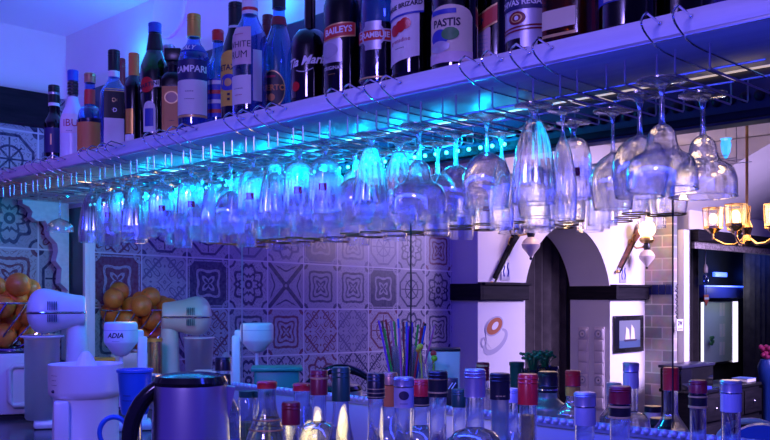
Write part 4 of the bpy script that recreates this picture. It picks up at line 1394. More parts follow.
box_appliance('countertop_oven', 'white boxy machine with loop handle under the first basket of oranges', 'appliance', 12, 3.05, 0.235, 0.20, 1.320, 'white')
orange_bowl(12, 340, 3.05, 1.3205, 'swirled wire basket of oranges on the white boxy machine', 'orange in the wire basket on the white boxy machine', 'oranges in the basket on the white machine', 0.14)
box_appliance('countertop_oven', 'second pale box standing by the tiles under the other orange basket', 'appliance', 140, 3.95, 0.24, 0.2, 1.268, 'cream', handle=False)
orange_bowl(136, 340, 3.95, 1.2685, 'swirled wire basket of oranges against the patterned tiles', 'orange in the wire basket against the patterned tiles', 'oranges in the basket against the tiles', 0.155, 0.6)
drink_mixer(60, 311, 2.80, False, 'white drink mixer with chrome band, its nose over a clear cup', 'white', True, 0.86, 'tall translucent cup under the nose of the white drink mixer')
drink_mixer(184, 316, 3.72, True, 'cream drink mixer with chrome band in front of the patterned tiles', 'cream', True, 1.0, 'translucent cup under the nose of the cream drink mixer')
shake_mixer(121, 322, 2.75, 1, 'white milkshake mixer with dark lettering in front of the second orange basket', 'ADIA')
shake_mixer(257, 323, 3.20, -1, 'white milkshake mixer without lettering beside the green-blue tub')

# juicer
p, s = ctr(86, 364, 2.2)
t = thing('citrus_juicer', 'white citrus juicer with pointed cone, standing before the white drink mixer', 'juicer', (p.x, p.y, ZT), face_cam(p))
zt = p.z - ZT
r = 36 * s
bowl = MB().lathe([(0, zt - 0.012), (r * 0.93, zt - 0.010), (r * 0.95, zt), (r, zt + 0.001), (r * 1.0, zt - 0.060), (r * 0.985, zt - 0.070), (r * 0.90, zt - 0.078), (0, zt - 0.078)], 44).build('bowl', M['white'], t)
MB().lathe([(0, 0), (r * 0.98, 0), (r * 0.98, 0.01), (r * 0.90, 0.02), (r * 0.86, zt - 0.078), (0, zt - 0.078)], 40).build('body', M['white'], t)
cone = [(0, zt + 0.032), (0.007, zt + 0.030), (0.017, zt + 0.016), (0.024, zt - 0.002), (0.028, zt - 0.012), (0, zt - 0.012)]
MB().lathe(cone, 48, lambda z, a, q: q * (1 + 0.06 * abs(cos(5 * a)))).build('cone', M['white'], t)
sp = MB().box((-r * 0.62, -r * 0.72, zt - 0.17), (0.036, 0.05, 0.18), bev=0.008)
sp.build('spout', M['white'], t)
for i, (st, sz) in enumerate((('------', 0.011), ('-----', 0.011), ('------', 0.011))):
    wrap_text(st, sz, lambda z: r + 0.0008, zt - 0.022 - i * 0.011, M['ink'], bowl, ang=-0.95)
MB().ball((-r * 0.84, -r * 0.56, zt - 0.060), 0.004, 8, 6).build('switch', M['ink'], bowl)

# kettle
def kettle(px, py, dep, r, label, bail=False, hand=-1):
    p, s = ctr(px, py, dep)
    t = thing('kettle', label, 'kettle', (p.x, p.y, ZT), face_cam(p))
    h = p.z - ZT - (0.065 if bail else 0.010)
    MB().lathe([(0, 0.018), (r * 1.12, 0.018), (r * 1.14, 0.03), (r * 1.04, h * 0.55), (r * 0.98, h - 0.022), (r * 0.96, h - 0.012)], 44).build('body', M['steel'], t)
    MB().lathe([(0, 0), (r * 1.1, 0), (r * 1.15, 0.008), (r * 1.13, 0.018), (0, 0.018)], 36).build('base', M['black'], t)
    MB().lathe([(r * 0.98, h - 0.014), (r * 1.0, h - 0.008), (r * 0.92, h + 0.002), (r * 0.5, h + 0.007), (0, h + 0.008)], 36).build('lid', M['blackg'], t)
    pts = []
    for i in range(15):
        a = i / 14
        ang = pi * 0.5 - a * pi * 0.80
        pts.append((hand * (r * 0.15 + r * 1.45 * cos(ang * 1.0) * (1 if a < 0.9 else 0.98)), 0, h * 0.56 + (h * 0.43) * sin(ang)))
    if bail:
        pts = [(-1.15 * r + 2.5 * r * i / 14, 0, h - 0.035 + 0.092 * sin(pi * (0.08 + 0.80 * i / 14)) ** 0.6) for i in range(15)]
    MB().tube(pts, 0.013, 10, taper=lambda a: 0.75 + 0.7 * sin(pi * a) * 0.6).build('handle', M['blackg'], t)
    if not bail:
      MB().prism([(-hand * r * 0.85, h - 0.016), (-hand * r * 1.18, h - 0.020), (-hand * r * 0.95, h - 0.09)], 0.03, Matrix.Translation((0, -0.015, 0))).build('spout', M['steel'], t)
    return t
kettle(191, 371, 1.64, 0.067, 'brushed steel kettle with glossy black lid and handle beside the blue jug')
kettle(337, 366, 3.02, 0.085, 'second kettle whose black arched handle shows behind the green capped bottle', True, 1)

# blue jug on its stand
p, s = ctr(135, 369, 2.02)
t = thing('water_jug', 'blue plastic jug with looped handle between the juicer and the steel kettle', 'jug', (p.x, p.y, ZT), face_cam(p))
h = p.z - ZT
r = 17 * s
jug = MB().lathe([(0, h - 0.10), (r * 0.74, h - 0.10), (r * 0.80, h - 0.094), (r * 0.98, h - 0.008), (r * 1.06, h - 0.006), (r * 1.06, h), (r * 0.96, h), (r * 0.76, h - 0.09), (0, h - 0.09)], 32).build('tank', M['jugblue'], t)
MB().lathe([(0, 0), (r * 1.0, 0), (r, 0.012), (r * 0.45, 0.022), (r * 0.38, h - 0.10), (0, h - 0.10)], 28).build('stem', M['chrome'], t)
MB().tube([(-r * 0.4 - 0.030 + 0.030 * cos(a), -0.01, h - 0.138 + 0.034 * sin(a)) for a in [2 * pi * i / 24 for i in range(24)]], 0.0055, 8, True).build('handle', M['jugblue'], t)
wrap_text('----', 0.014, lambda z: r * 0.98, h - 0.055, M['ink'], jug, ang=-0.5)
wrap_text('-----', 0.014, lambda z: r * 0.96, h - 0.066, M['ink'], jug, ang=-0.5)

# small things round the mixers
p, s = ctr(155, 350, 3.56)
t = thing('tin', 'yellow gold tin on the pale box beneath the second orange basket', 'tin', (p.x, p.y, ZT), face_cam(p))
MB().lathe([(0, 0), (0.026, 0), (0.027, 0.004), (0.027, 0.225), (0, 0.225)], 28).build('body', M['gold'], t)
MB().lathe([(0.0, 0.225), (0.029, 0.225), (0.029, 0.238), (0.0, 0.239)], 28).build('lid', M['goldcap'], t)
p, s = ctr(100, 352, 3.3)
t = thing('jar', 'low yellow topped jar between the white drink mixer and the milkshake mixer', 'jar', (p.x, p.y, ZT), face_cam(p))
MB().lathe([(0, 0), (0.05, 0), (0.052, 0.005), (0.052, 0.155), (0, 0.155)], 28).build('body', M['plasticclear'], t)
MB().lathe([(0, 0.156), (0.054, 0.156), (0.054, 0.178), (0, 0.18)], 28).build('lid', M['goldcap'], t)
p, s = ctr(216, 367, 3.42)
t = thing('scale', 'flat white appliance with a green tag behind the kettle', 'appliance', (p.x, p.y, ZT), face_cam(p))
MB().box((0, 0, 0.062), (0.17, 0.12, 0.124), bev=0.012).build('body', M['white'], t)
MB().box((-0.055, -0.062, 0.112), (0.028, 0.004, 0.013)).build('tag', M['green_p'], t)
p, s = ctr(226, 366, 3.40)
t = thing('lemon_squeezer', 'small clear cone squeezer on the flat white appliance', 'squeezer', (p.x, p.y, ZT + 0.1245), face_cam(p))
MB().lathe([(0, 0.07), (0.008, 0.066), (0.024, 0.035), (0.032, 0.010), (0.05, 0.006), (0.05, 0), (0, 0)], 40, lambda z, a, q: q * (1 + 0.08 * abs(cos(5 * a)))).build('cone', M['plasticclear'], t)
p, s = ctr(277, 367, 3.02)
t = thing('plastic_tub', 'green-blue plastic tub behind the red lidded carafes', 'tub', (p.x, p.y, ZT), face_cam(p))
h = p.z - ZT
MB().box((0, 0, h / 2), (0.15, 0.10, h - 0.012), bev=0.012).build('body', M['teal'], t)
MB().box((0, 0, h - 0.004), (0.17, 0.12, 0.014), bev=0.005).build('rim', M['teal'], t)
for i, (px, w_) in enumerate(((247, 0), (262, 1))):
    p, s = ctr(px, 391, 2.12)
    t = thing('jar', ('small jar with dark green lid next to the white labelled syrup bottle', 'small jar with dark green lid next to the first red lidded carafe')[i], 'jar', (p.x, p.y - 0.0, ZT), face_cam(p))
    h = p.z - ZT
    MB().lathe([(0, 0), (0.02, 0), (0.022, 0.004), (0.022, h - 0.022), (0.016, h - 0.012), (0, h - 0.012)], 24).build('body', M['gb'], t)
    MB().lathe([(0, 0.006), (0.019, 0.006), (0.019, h * 0.6), (0, h * 0.6)], 24).build('filling', M['pale'], t)
    MB().lathe([(0, h - 0.014), (0.019, h - 0.014), (0.019, h), (0, h + 0.001)], 24).build('lid', M['dgreen'], t)
for px, py, dep, r, hb, lab, bm in ((653, 406, 2.18, 0.019, 0.034, 'small cream filled jar with black lid just beyond the ledge', 'cream_l'),
                                    (661, 418, 2.02, 0.022, 0.02, 'low jar with flat black lid beside the cream filled jar', 'blackg')):
    p, s = ctr(px, py, dep)
    t = thing('jar', lab, 'jar', (p.x, p.y, ZT), face_cam(p))
    h = p.z - ZT
    MB().lathe([(0, 0), (r, 0), (r, h - 0.014), (0, h - 0.014)], 24).build('body', M[bm], t)
    MB().lathe([(0, h - 0.014), (r * 1.06, h - 0.014), (r * 1.06, h), (0, h + 0.001)], 24).build('lid', M['black'], t)

# straws in a clear beaker, napkin holder
p, s = ctr(405, 352, 2.88)
t = thing('beaker', 'tall clear beaker full of coloured drinking straws before the tiles', 'beaker', (p.x, p.y, ZT), face_cam(p))
h = p.z - ZT + 0.02
MB().lathe([(0, 0), (0.036, 0), (0.038, 0.004), (0.046, h), (0.044, h), (0.036, 0.006), (0, 0.006)], 32).build('body', M['g'], t)
cols = [('violet', (0.25, 0.03, 0.6)), ('red', (0.7, 0.03, 0.05)), ('blue', (0.03, 0.08, 0.7)), ('green', (0.05, 0.35, 0.05)), ('pink', (0.75, 0.12, 0.4)), ('black', (0.01, 0.01, 0.012))]
smats = [(n, mat(n + '_straw', c, 0.35)) for n, c in cols]
for i in range(20):
    a = i * 2.399
    q = 0.030 * sqrt((i + 0.5) / 20)
    lean = 0.30 * q / 0.030
    n, mm = smats[i % 6]
    b0 = Vector((q * cos(a) * 0.7, q * sin(a) * 0.7, 0.008))
    L2 = 0.30 + 0.025 * ((i * 7) % 5) / 4
    v = Vector((lean * cos(a), lean * sin(a) * 0.8, 1)).normalized()
    o = MB().tube([b0, b0 + v * L2 * 0.5, b0 + v * L2], 0.0032, 8).build('drinking_straw', mm, loc=(p.x, p.y, ZT))
    tag(o, '%s drinking straw in the tall clear beaker' % n, 'straw', '%s straws in the beaker' % n)
p, s = ctr(427, 352, 2.80)
t = thing('beaker', 'short clear beaker of bright stirrers between the straws and the napkin holder', 'beaker', (p.x, p.y, ZT), face_cam(p))
MB().lathe([(0, 0), (0.022, 0), (0.026, h * 0.8), (0.0245, h * 0.8), (0.021, 0.006), (0, 0.006)], 28).build('body', M['g'], t)
for i, (n, c) in enumerate((('yellow green', (0.35, 0.7, 0.02)), ('red', (0.8, 0.04, 0.03)), ('orange', (0.85, 0.3, 0.02)), ('yellow', (0.8, 0.65, 0.05)))):
    a = i * 1.6
    v = Vector((0.10 * cos(a), 0.10 * sin(a), 1)).normalized()
    b0 = Vector((0.010 * cos(a), 0.010 * sin(a), 0.008))
    mm = mat(n.replace(' ', '_') + '_stirrer', c, 0.35)
    o = MB().tube([b0, b0 + v * (0.20 + 0.012 * i)], 0.002, 8).ball(b0 + v * (0.205 + 0.012 * i), 0.010, 10, 8).build('stirrer', mm, loc=(p.x, p.y, ZT))
    tag(o, '%s stirrer with round end in the short clear beaker' % n, 'stirrer', 'bright stirrers in the short beaker')
p, s = ctr(444, 348, 3.02)
t = thing('napkin_holder', 'white napkin holder box with black top beside the beaker of straws', 'box', (p.x, p.y, ZT), face_cam(p))
h = p.z - ZT
MB().box((0, 0, h / 2 - 0.004), (0.106, 0.09, h - 0.008), bev=0.004).build('body', M['white'], t)
MB().box((0, 0, h - 0.004), (0.109, 0.093, 0.010), bev=0.002).build('lid', M['black'], t)
p, s = ctr(452, 378, 2.576)
t = thing('sign_card', 'small black card with pale slanting stripes near the napkin holder', 'card', (p.x, p.y, ZT), face_cam(p))
h = p.z - ZT
MB().box((0, 0, h / 2), (0.034, 0.008, h), bev=0.001).build('card', M['black'], t)
for i in range(2):
    MB().box((0, 0, 0), (1, 1, 1), mtx=Matrix.Translation((-0.004 + 0.009 * i, -0.005, h - 0.022)) @ Matrix.Rotation(0.6, 4, 'Y') @ Matrix.Diagonal((0.003, 0.002, 0.022, 1))).build('stripe', M['inkwhite'], t)

# dark pots with plants
for i, (px, py, dep, r) in enumerate(((533, 369, 2.75, 0.035), (545, 366, 2.95, 0.040), (517, 362, 2.80, 0.022))):
    p, s = ctr(px, py, dep)
    h = p.z - ZT
    lab = ('round black pot with small blue-green plant before the dark curtain', 'wider black pot behind the wide black bottle cap', 'narrow dark green canister before the white wall, under the coffee picture')[i]
    t = thing('plant_pot' if i < 2 else 'canister', lab, 'pot' if i < 2 else 'canister', (p.x, p.y, ZT), face_cam(p))
    MB().lathe([(0, 0), (r * 0.8, 0), (r, h - 0.012), (r * 1.08, h - 0.010), (r * 1.08, h), (r * 0.9, h), (r * 0.85, h - 0.01), (0, h - 0.01)], 28).build('pot', M['dgreen' if i == 2 else 'blackg'], t)
    if i < 2:
        b = MB()
        for k in range(26):
            a = k * 2.4
            l_ = 0.03 + 0.02 * ((k * 5) % 7) / 7
            tp = Vector((0.03 * cos(a) * (0.4 + k / 30), 0.03 * sin(a) * (0.4 + k / 30), h + l_))
            b.tube([(0.004 * cos(a), 0.004 * sin(a), h - 0.01), tp * 0.6 + Vector((0, 0, h * 0.4)), tp], 0.0012, 5)
            b.ball(tp, 0.006, 8, 6, (1, 0.6, 0.8))
        b.build('plant', M['leaf'], t)

# ------------------------------------------------------------------ the room beyond
c = MB()
n = 40
vs, fs = [], []
for i in range(n + 1):
    y = YA - 0.12 + (YB - YA + 0.24) * i / n
    x = -0.20 + 0.022 * sin(i * 1.9)
    vs += [(x, y, 0.02), (x, y, 2.1), (x - 0.02, y, 2.1), (x - 0.02, y, 0.02)]
for i in range(n):
    for k in range(4):
        k2 = (k + 1) % 4
        fs.append((4 * i + k, 4 * i + 4 + k, 4 * i + 4 + k2, 4 * i + k2))
tag(c.add(vs, fs).build('curtain', M['curtain']), 'dark pleated curtain hanging inside the pointed arch', 'curtain')

def wall_lamp(px, py, label):
    p = at_x(px, py, XW + 0.13)
    t = thing('wall_lamp', label, 'lamp', (XW, p.y, p.z))
    MB().ball((0.13, 0, 0.10), 0.062, 24, 14).build('globe', M['globe'], t)
    MB().lathe([(0, 0.0), (0.040, 0.0), (0.055, 0.02), (0.052, 0.036), (0.03, 0.045), (0, 0.045)], 24, mtx=Matrix.Translation((0.13, 0, 0))).build('collar', M['brass'], t)
    MB().lathe([(0, -0.05), (0.020, -0.05), (0.026, -0.03), (0.02, 0.0), (0, 0)], 20, mtx=Matrix.Translation((0.13, 0, 0))).build('neck', M['black'], t)
    MB().lathe([(0, -0.175), (0.008, -0.172), (0.02, -0.155), (0.052, -0.115), (0.058, -0.095), (0.045, -0.07), (0.022, -0.05), (0, -0.05)], 28, mtx=Matrix.Translation((0.13, 0, 0))).build('font', M['porcelain'], t)
    MB().ball((0.13, 0, -0.18), 0.010, 10, 8).build('finial', M['black'], t)
    MB().tube([(0.13, 0, 0.0), (0.10, -0.005, -0.03), (0.05, -0.01, -0.035), (0.01, -0.01, 0.0)], 0.007, 8).build('arm', M['brass'], t)
    MB().lathe([(0, 0), (0.035, 0.002), (0.03, 0.012), (0, 0.014)], 20, mtx=Matrix.Translation((0, -0.01, 0)) @ Matrix.Rotation(pi / 2, 4, 'Y')).build('wall_plate', M['brass'], t)
    lamp('wall_lamp_light', 'POINT', (XW + 0.22, p.y, p.z + 0.12), 3.2, (1.0, 0.60, 0.28), radius=0.07)
wall_lamp(531, 229, 'oil style wall lamp with pale font hanging by the pointed arch, globe behind the glasses')
wall_lamp(647, 243, 'oil style wall lamp with glowing round globe on the wall by the stone pier')

def rifle(pa, pb, label, m):
    a, b = at_x(*pa, XW + 0.02), at_x(*pb, XW + 0.02)
    t = thing('antique_rifle', label, 'rifle', a)
    d = b - a
    L_ = d.length
    X = Matrix.Rotation(atan2(d.z, d.y), 4, 'X')
    st = MB()
    o = [(0, 0.030), (0.03, 0.034), (L_ * 0.30, 0.020), (L_ * 0.55, 0.014), (L_ * 0.9, 0.010), (L_ * 0.9, -0.008), (L_ * 0.5, -0.014), (L_ * 0.28, -0.014), (0.03, -0.038), (0, -0.032)]
    yz_prism(st, o, -0.012, 0.012)
    st.v = [tuple(X @ Vector(v)) for v in st.v]
    st.build('stock', M[m], t)
    MB().tube([X @ Vector((0.014, L_ * 0.35, 0.006)), X @ Vector((0.014, L_, 0.004))], 0.007, 10).build('barrel', M['blackg'], t)
    MB().tube([X @ Vector((0.004, L_ * 0.30 + 0.03 * cos(q), -0.02 + 0.018 * sin(q))) for q in [2 * pi * i / 16 for i in range(16)]], 0.003, 6, True).build('trigger_guard', M['brass'], t)
    MB().ball(X @ Vector((0, L_ * 1.0, -0.004)), 0.014, 10, 8).build('muzzle', M['brass'], t)
rifle((520, 226), (492, 284), 'dark antique rifle hung at a slant between the pilaster and the arch', 'darkwood')
rifle((641, 226), (618, 272), 'reddish wooden antique rifle hung at a slant under the lit wall lamp', 'wood')

def plaque(px, py, label):
    p = at_x(px, py, XW + 0.006)
    t = thing('tile_plaque', label, 'plaque', (XW, p.y, p.z))
    MB().box((0.005, 0, 0), (0.010, 0.085, 0.125), bev=0.002).build('tile', M['silver_l'], t)
    for s_ in (-1, 1):
        MB().tube([(0.0105, s_ * 0.018, -0.04), (0.0105, s_ * 0.026, -0.01), (0.0105, s_ * 0.014, 0.02), (0.0105, s_ * 0.022, 0.045)], 0.005, 6).build('figure', M['blue_l'], t)
plaque(505.5, 270, 'small blue and white tile plaque by the dark rifle')
plaque(623, 274, 'small blue and white tile plaque under the reddish rifle')

# coffee picture on the wall
p = at_x(494, 336, XW + 0.002)
t = thing('coffee_picture', 'flat picture of a white coffee cup with orange topped latte on the white wall', 'picture', (XW, p.y, p.z))
def wdisc(cy, cz, a, b_, rot, x, m, name, ringw=None, par=None):
    n = 32
    rings = [0.0, 1.0] if not ringw else [1 - ringw, 1.0]
    vs, fs = [], []
    for q in rings:
        for k in range(n):
            g = 2 * pi * k / n
            y, z = a * q * cos(g), b_ * q * sin(g)
            vs.append((x, cy + y * cos(rot) - z * sin(rot), cz + y * sin(rot) + z * cos(rot)))
    for k in range(n):
        fs.append((k, (k + 1) % n, n + (k + 1) % n, n + k))
    return MB().add(vs, fs).build(name, M[m], par or t)
wdisc(0.02, -0.035, 0.13, 0.062, 0.45, 0.0015, 'cupgrey', 'saucer')
wdisc(0.015, -0.025, 0.10, 0.042, 0.45, 0.003, 'white', 'saucer_well')
yz_prism(b := MB(), [(-0.085, 0.03), (0.085, 0.09), (0.075, 0.02), (0.03, -0.055), (-0.03, -0.075), (-0.07, -0.04)], 0.002, 0.0045)
b.build('cup', M['white'], t, smooth=False)
wdisc(0.0, 0.06, 0.092, 0.055, 0.36, 0.006, 'cupgrey', 'rim')
cf = wdisc(0.0, 0.06, 0.080, 0.046, 0.36, 0.0075, 'coffee', 'latte')
wdisc(0.004, 0.062, 0.036, 0.020, 0.5, 0.009, 'paper', 'foam', None, cf)
wdisc(-0.10, -0.035, 0.028, 0.032, 0.0, 0.004, 'cupgrey', 'handle', 0.4)

# ship picture
pa, pb = at_x(614, 316, XW + 0.012), at_x(643, 351, XW + 0.012)
cy, cz, wy, hz = (pa.y + pb.y) / 2, (pa.z + pb.z) / 2, pb.y - pa.y, pa.z - pb.z
t = thing('ship_picture', 'black framed picture of a two sailed ship on the wall beside the stone pier', 'picture', (XW, cy, cz))
MB().box((0.010, 0, 0), (0.020, wy, hz), bev=0.004).build('frame', M['blackg'], t)
MB().box((0.021, 0, 0), (0.002, wy * 0.72, hz * 0.74)).build('sky', M['skyp'], t)
MB().box((0.0222, 0, -hz * 0.27), (0.001, wy * 0.72, hz * 0.20)).build('sea', M['sea'], t)
b = MB()
for q, hh_ in ((-0.16, 0.30), (0.02, 0.36)):
    yz_prism(b, [(wy * q, -hz * 0.14), (wy * (q + 0.15), -hz * 0.14), (wy * (q + 0.12), hz * (hh_ * 0.4)), (wy * (q + 0.03), hz * (hh_ - 0.1))], 0.0225, 0.0235)
b.build('sail', M['cream_l'], t, smooth=False)
yz_prism(b := MB(), [(-wy * 0.22, -hz * 0.15), (wy * 0.26, -hz * 0.15), (wy * 0.2, -hz * 0.2), (-wy * 0.18, -hz * 0.2)], 0.0226, 0.0238)
b.build('hull', M['ink'], t, smooth=False)

# socket strips on the inner side of the arch
for i, px in enumerate((584, 600)):
    p = at_y(px, 331, YB)
    t = thing('socket_strip', ('column of wall sockets and switches nearer the curtain inside the arch', 'column of wall sockets and switches nearer the arch front edge')[i], 'sockets', (p.x, YB, p.z - 0.27))
    MB().box((0, -0.006, 0), (0.085, 0.012, 0.60), bev=0.004).build('back_plate', M['socket'], t)
    for k in range(7):
        z = 0.25 - k * 0.083
        u = MB().box((0, -0.016, z), (0.074, 0.012, 0.074), bev=0.006).build('unit', M['socket'], t)
        if k in (0, 4):
            MB().lathe([(0.026, 0), (0.030, 0.003), (0.022, 0.004), (0.018, -0.004)], 24, mtx=Matrix.Translation((0, -0.022, z)) @ Matrix.Rotation(pi / 2, 4, 'X')).build('socket_ring', M['cupgrey'], u)
            MB().ball((0, -0.022, z), 0.006, 8, 6).build('socket_hole', M['ink'], u)

# sign and lettering on the white post
p = at_x(680, 325, XP + 0.06)
t = thing('door_sign', 'small white sign with black figures fixed to the white post', 'sign', (XP + 0.053, p.y, p.z))
MB().box((0.004, 0, 0), (0.008, 0.10, 0.085), bev=0.001).build('panel', M['paper'], t)
flat_text('2W', 0.045, M['ink'], t, (0.009, 0, 0.012), (0, 1, 0), (0, 0, 1), bold=0.002)
MB().box((0.009, 0, -0.028), (0.001, 0.07, 0.006)).build('line', M['blue_l'], t)
p = at_x(677.5, 302, XP + 0.06)
t = thing('stencil_script', 'upright line of black script painted on the white post', 'lettering', (XP + 0.0515, p.y, p.z))
MB().tube([(0.003, 0.012 * sin(k * 1.3) + 0.004 * sin(k * 0.5), -0.13 + 0.26 * k / 40) for k in range(41)], 0.004, 6).build('script', M['ink'], t)

# chandelier
p = at_d(747, 239, 4.7)
t = thing('chandelier', 'brass chandelier with lit glass lanterns hanging in the far room', 'chandelier', (p.x, p.y, p.z))
MB().tube([(0, 0, 0.03), (0, 0, ZC - p.z)], 0.008, 8).build('rod', M['brass'], t)
MB().lathe([(0, -0.035), (0.012, -0.03), (0.03, -0.01), (0.018, 0.02), (0.03, 0.06), (0.014, 0.10), (0.02, 0.17), (0, 0.18)], 20).build('hub', M['gold'], t)
fc = face_cam(p)
for k in range(5):
    a = fc + 2 * pi * k / 5 + 0.62
    d = Vector((cos(a), sin(a), 0))
    R_ = 0.165
    arm = MB().tube([d * 0.02 + Vector((0, 0, 0.0)), d * 0.06 + Vector((0, 0, -0.028)), d * 0.11 + Vector((0, 0, -0.025)), d * R_ + Vector((0, 0, 0.005)), d * R_ + Vector((0, 0, 0.045))], 0.006, 8).build('arm', M['gold'], t)
    MB().lathe([(0, 0.03), (0.018, 0.035), (0.034, 0.05), (0.05, 0.058), (0.05, 0.066), (0, 0.066)], 6, mtx=Matrix.Translation(d * R_)).build('lantern_base', M['gold'], arm)
    MB().lathe([(0.046, 0.066), (0.052, 0.165)], 6, mtx=Matrix.Translation(d * R_)).build('lantern_glass', M['lantern'], arm)
    fr = MB()
    for q in range(6):
        b_ = 2 * pi * q / 6
        fr.tube([d * R_ + Vector((0.047 * sin(b_), -0.047 * cos(b_), 0.066)), d * R_ + Vector((0.053 * sin(b_), -0.053 * cos(b_), 0.166))], 0.0025, 5)
    for zz, rr in ((0.166, 0.053), (0.068, 0.047)):
        fr.tube([d * R_ + Vector((rr * sin(2 * pi * q / 6), -rr * cos(2 * pi * q / 6), zz)) for q in range(6)], 0.003, 5, True)
    fr.build('lantern_frame', M['brass'], arm)
    MB().ball(d * R_ + Vector((0, 0, 0.11)), 0.021, 12, 10, (1, 1, 1.3)).build('bulb', M['bulb'], arm)
lamp('chandelier_light', 'POINT', (p.x, p.y, p.z + 0.13), 9, (1.0, 0.66, 0.38), radius=0.16)

# blue crystal lamp and ceiling spot
p = at_d(726, 148, 5.2)
t = thing('crystal_lamp', 'small glowing blue crystal lamp hanging under the far ceiling', 'lamp', p)
MB().lathe([(0, -0.065), (0.010, -0.055), (0.026, -0.02), (0.032, 0.02), (0.026, 0.04), (0.034, 0.055), (0, 0.06)], 8).build('crystal', M['jewel'], t)
MB().tube([(0, 0, 0.07), (0, 0, ZC - p.z)], 0.005, 6).build('rod', M['chrome'], t)
p = at_d(769, 126, 5.4)
q = Vector((p.x, p.y, ZC))
t = thing('ceiling_spot', 'round blue ceiling spot at the far ceiling edge', 'lamp', q)
MB().lathe([(0.055, 0.0), (0.06, -0.004), (0.06, -0.012), (0.045, -0.014)], 28).build('ring', M['chrome'], t)
MB().lathe([(0, -0.008), (0.045, -0.008)], 24).build('lens', M['ledblue'], t)

# dark niche: lit mirror, neon, cabinet, drapes
XN = -0.25
def niche(pa, pb, X):
    a, b_ = at_x(*pa, X), at_x(*pb, X)
    return (a.y + b_.y) / 2, (a.z + b_.z) / 2, abs(b_.y - a.y), abs(a.z - b_.z)
cy, cz, wy, hz = niche((698, 299), (736, 362), XN)
t = thing('lit_mirror', 'pale mirror with glowing white upright edges in the dark niche', 'mirror', (XN, cy, cz))
MB().box((0.01, 0, 0), (0.02, wy, hz), bev=0.003).build('frame', M['black'], t)
MB().box((0.022, 0, 0), (0.004, wy * 0.86, hz * 0.92)).build('pane', M['mirrorpane'], t)
MB().box((0.026, wy * 0.41, -0.01), (0.010, wy * 0.13, hz * 0.95), bev=0.003).build('light_bar', M['ledwhite'], t)
MB().box((0.026, -wy * 0.455, 0), (0.010, wy * 0.05, hz * 0.9), bev=0.003).build('light_bar', M['ledwhite'], t)
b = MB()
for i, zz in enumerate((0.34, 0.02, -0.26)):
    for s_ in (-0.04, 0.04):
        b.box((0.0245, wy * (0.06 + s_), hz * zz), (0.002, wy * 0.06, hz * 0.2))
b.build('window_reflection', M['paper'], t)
b = MB()
for k in range(10):
    b.ball((0.03, -wy * 0.30 + 0.025 * sin(k * 2.1), -hz * 0.12 - 0.03 * cos(k * 1.3)), 0.024, 8, 6, (0.4, 1, 0.7))
tag(b.build('potted_ivy', M['leaf'], loc=(XN + 0.03, cy, cz)), 'small green plant hanging in front of the lit mirror', 'plant')
for i, (pa, pb) in enumerate((((714, 272), (726, 277)), ((746, 273), (762, 279)))):
    cy, cz, wy, hz = niche(pa, pb, XN + 0.05)
    tag(MB().box((0, 0, 0), (0.03, wy, hz), bev=0.005).build('neon_light', M['ledblue'], loc=(XN + 0.05, cy, cz)), ('small blue neon light over the lit mirror', 'wider blue neon light among the dark drapes')[i], 'light')
cy, cz, wy, hz = niche((694, 285), (740, 298), XN + 0.02)
t = thing('blue_shelf', 'dark ledge glowing blue above the lit mirror', 'shelf', (XN, cy, cz))
MB().box((0.06, 0, 0), (0.12, wy, hz), bev=0.004).build('board', M['blue_l'], t)
MB().box((0.123, 0, hz * 0.42), (0.008, wy, 0.012)).build('light_edge', M['ledblue'], t)
lamp('niche_blue_light', 'AREA', (XN + 0.45, cy, cz + 0.35), 3, BLUE, 1.2, 0.1, aim=(XN, cy, cz))
lamp('mirror_fill', 'POINT', (XN + 0.40, 6.55, 1.62), 2.6, (0.85, 0.9, 1.0), radius=0.04)  # added fill to lift the mirror pane, no fixture of its own
# hanging bulb and pennant
p = at_x(705.5, 268, 0.12)
t = thing('pendant_bulb', 'bare pendant bulb with pale holder hanging before the dark drapes', 'lamp', p)
MB().tube([(0, 0, 0.02), (0, 0, 2.10 - p.z)], 0.005, 6).build('cord', M['porcelain'], t)
MB().lathe([(0, -0.05), (0.02, -0.04), (0.022, 0.0), (0.012, 0.03), (0, 0.03)], 16).build('holder', M['porcelain'], t)
MB().lathe([(0, -0.15), (0.016, -0.14), (0.024, -0.10), (0.018, -0.06), (0, -0.05)], 16).build('bulb', M['gblue'], t)
p = at_x(706, 299, -0.10)
t = thing('pennant', 'tiny red and white shield pennant over the lit mirror', 'pennant', p)
yz_prism(b := MB(), [(-0.045, 0.04), (0.045, 0.04), (0.045, -0.01), (0, -0.06), (-0.045, -0.01)], 0, 0.006)
b.build('shield', M['red_l'], t, smooth=False)
MB().box((0.007, 0, 0.005), (0.002, 0.088, 0.02)).build('white_bar', M['paper'], t)
MB().tube([(0.003, 0, 0.04), (0.003, 0, 0.20)], 0.002, 5).build('string', M['black'], t)
# drapes on both sides, and the valance over the niche
for i, (ya, yb, X) in enumerate(((YE + 0.25, 5.72, 0.02), (6.72, 7.75, 0.02))):
    c = MB()
    n = int((yb - ya) / 0.03)
    vs, fs = [], []
    for k in range(n + 1):
        y = ya + (yb - ya) * k / n
        x = X + 0.03 * sin(k * 1.6)
        vs += [(x, y, 0.02), (x, y, 1.98), (x - 0.02, y, 1.98), (x - 0.02, y, 0.02)]
    for k in range(n):
        for q in range(4):
            q2 = (q + 1) % 4
            fs.append((4 * k + q, 4 * k + 4 + q, 4 * k + 4 + q2, 4 * k + q2))
    tag(c.add(vs, fs).build('curtain', M['curtain']), ('narrow black drape beside the white post', 'wide black drape at the far end of the niche')[i], 'curtain')
o = MB().box((XP + 0.03, 6.25, 1.893), (0.03, 3.0, 0.055), bev=0.004)
tag(o.build('valance', M['fringe']), 'pale patterned valance strip under the dark beam over the niche', 'valance')
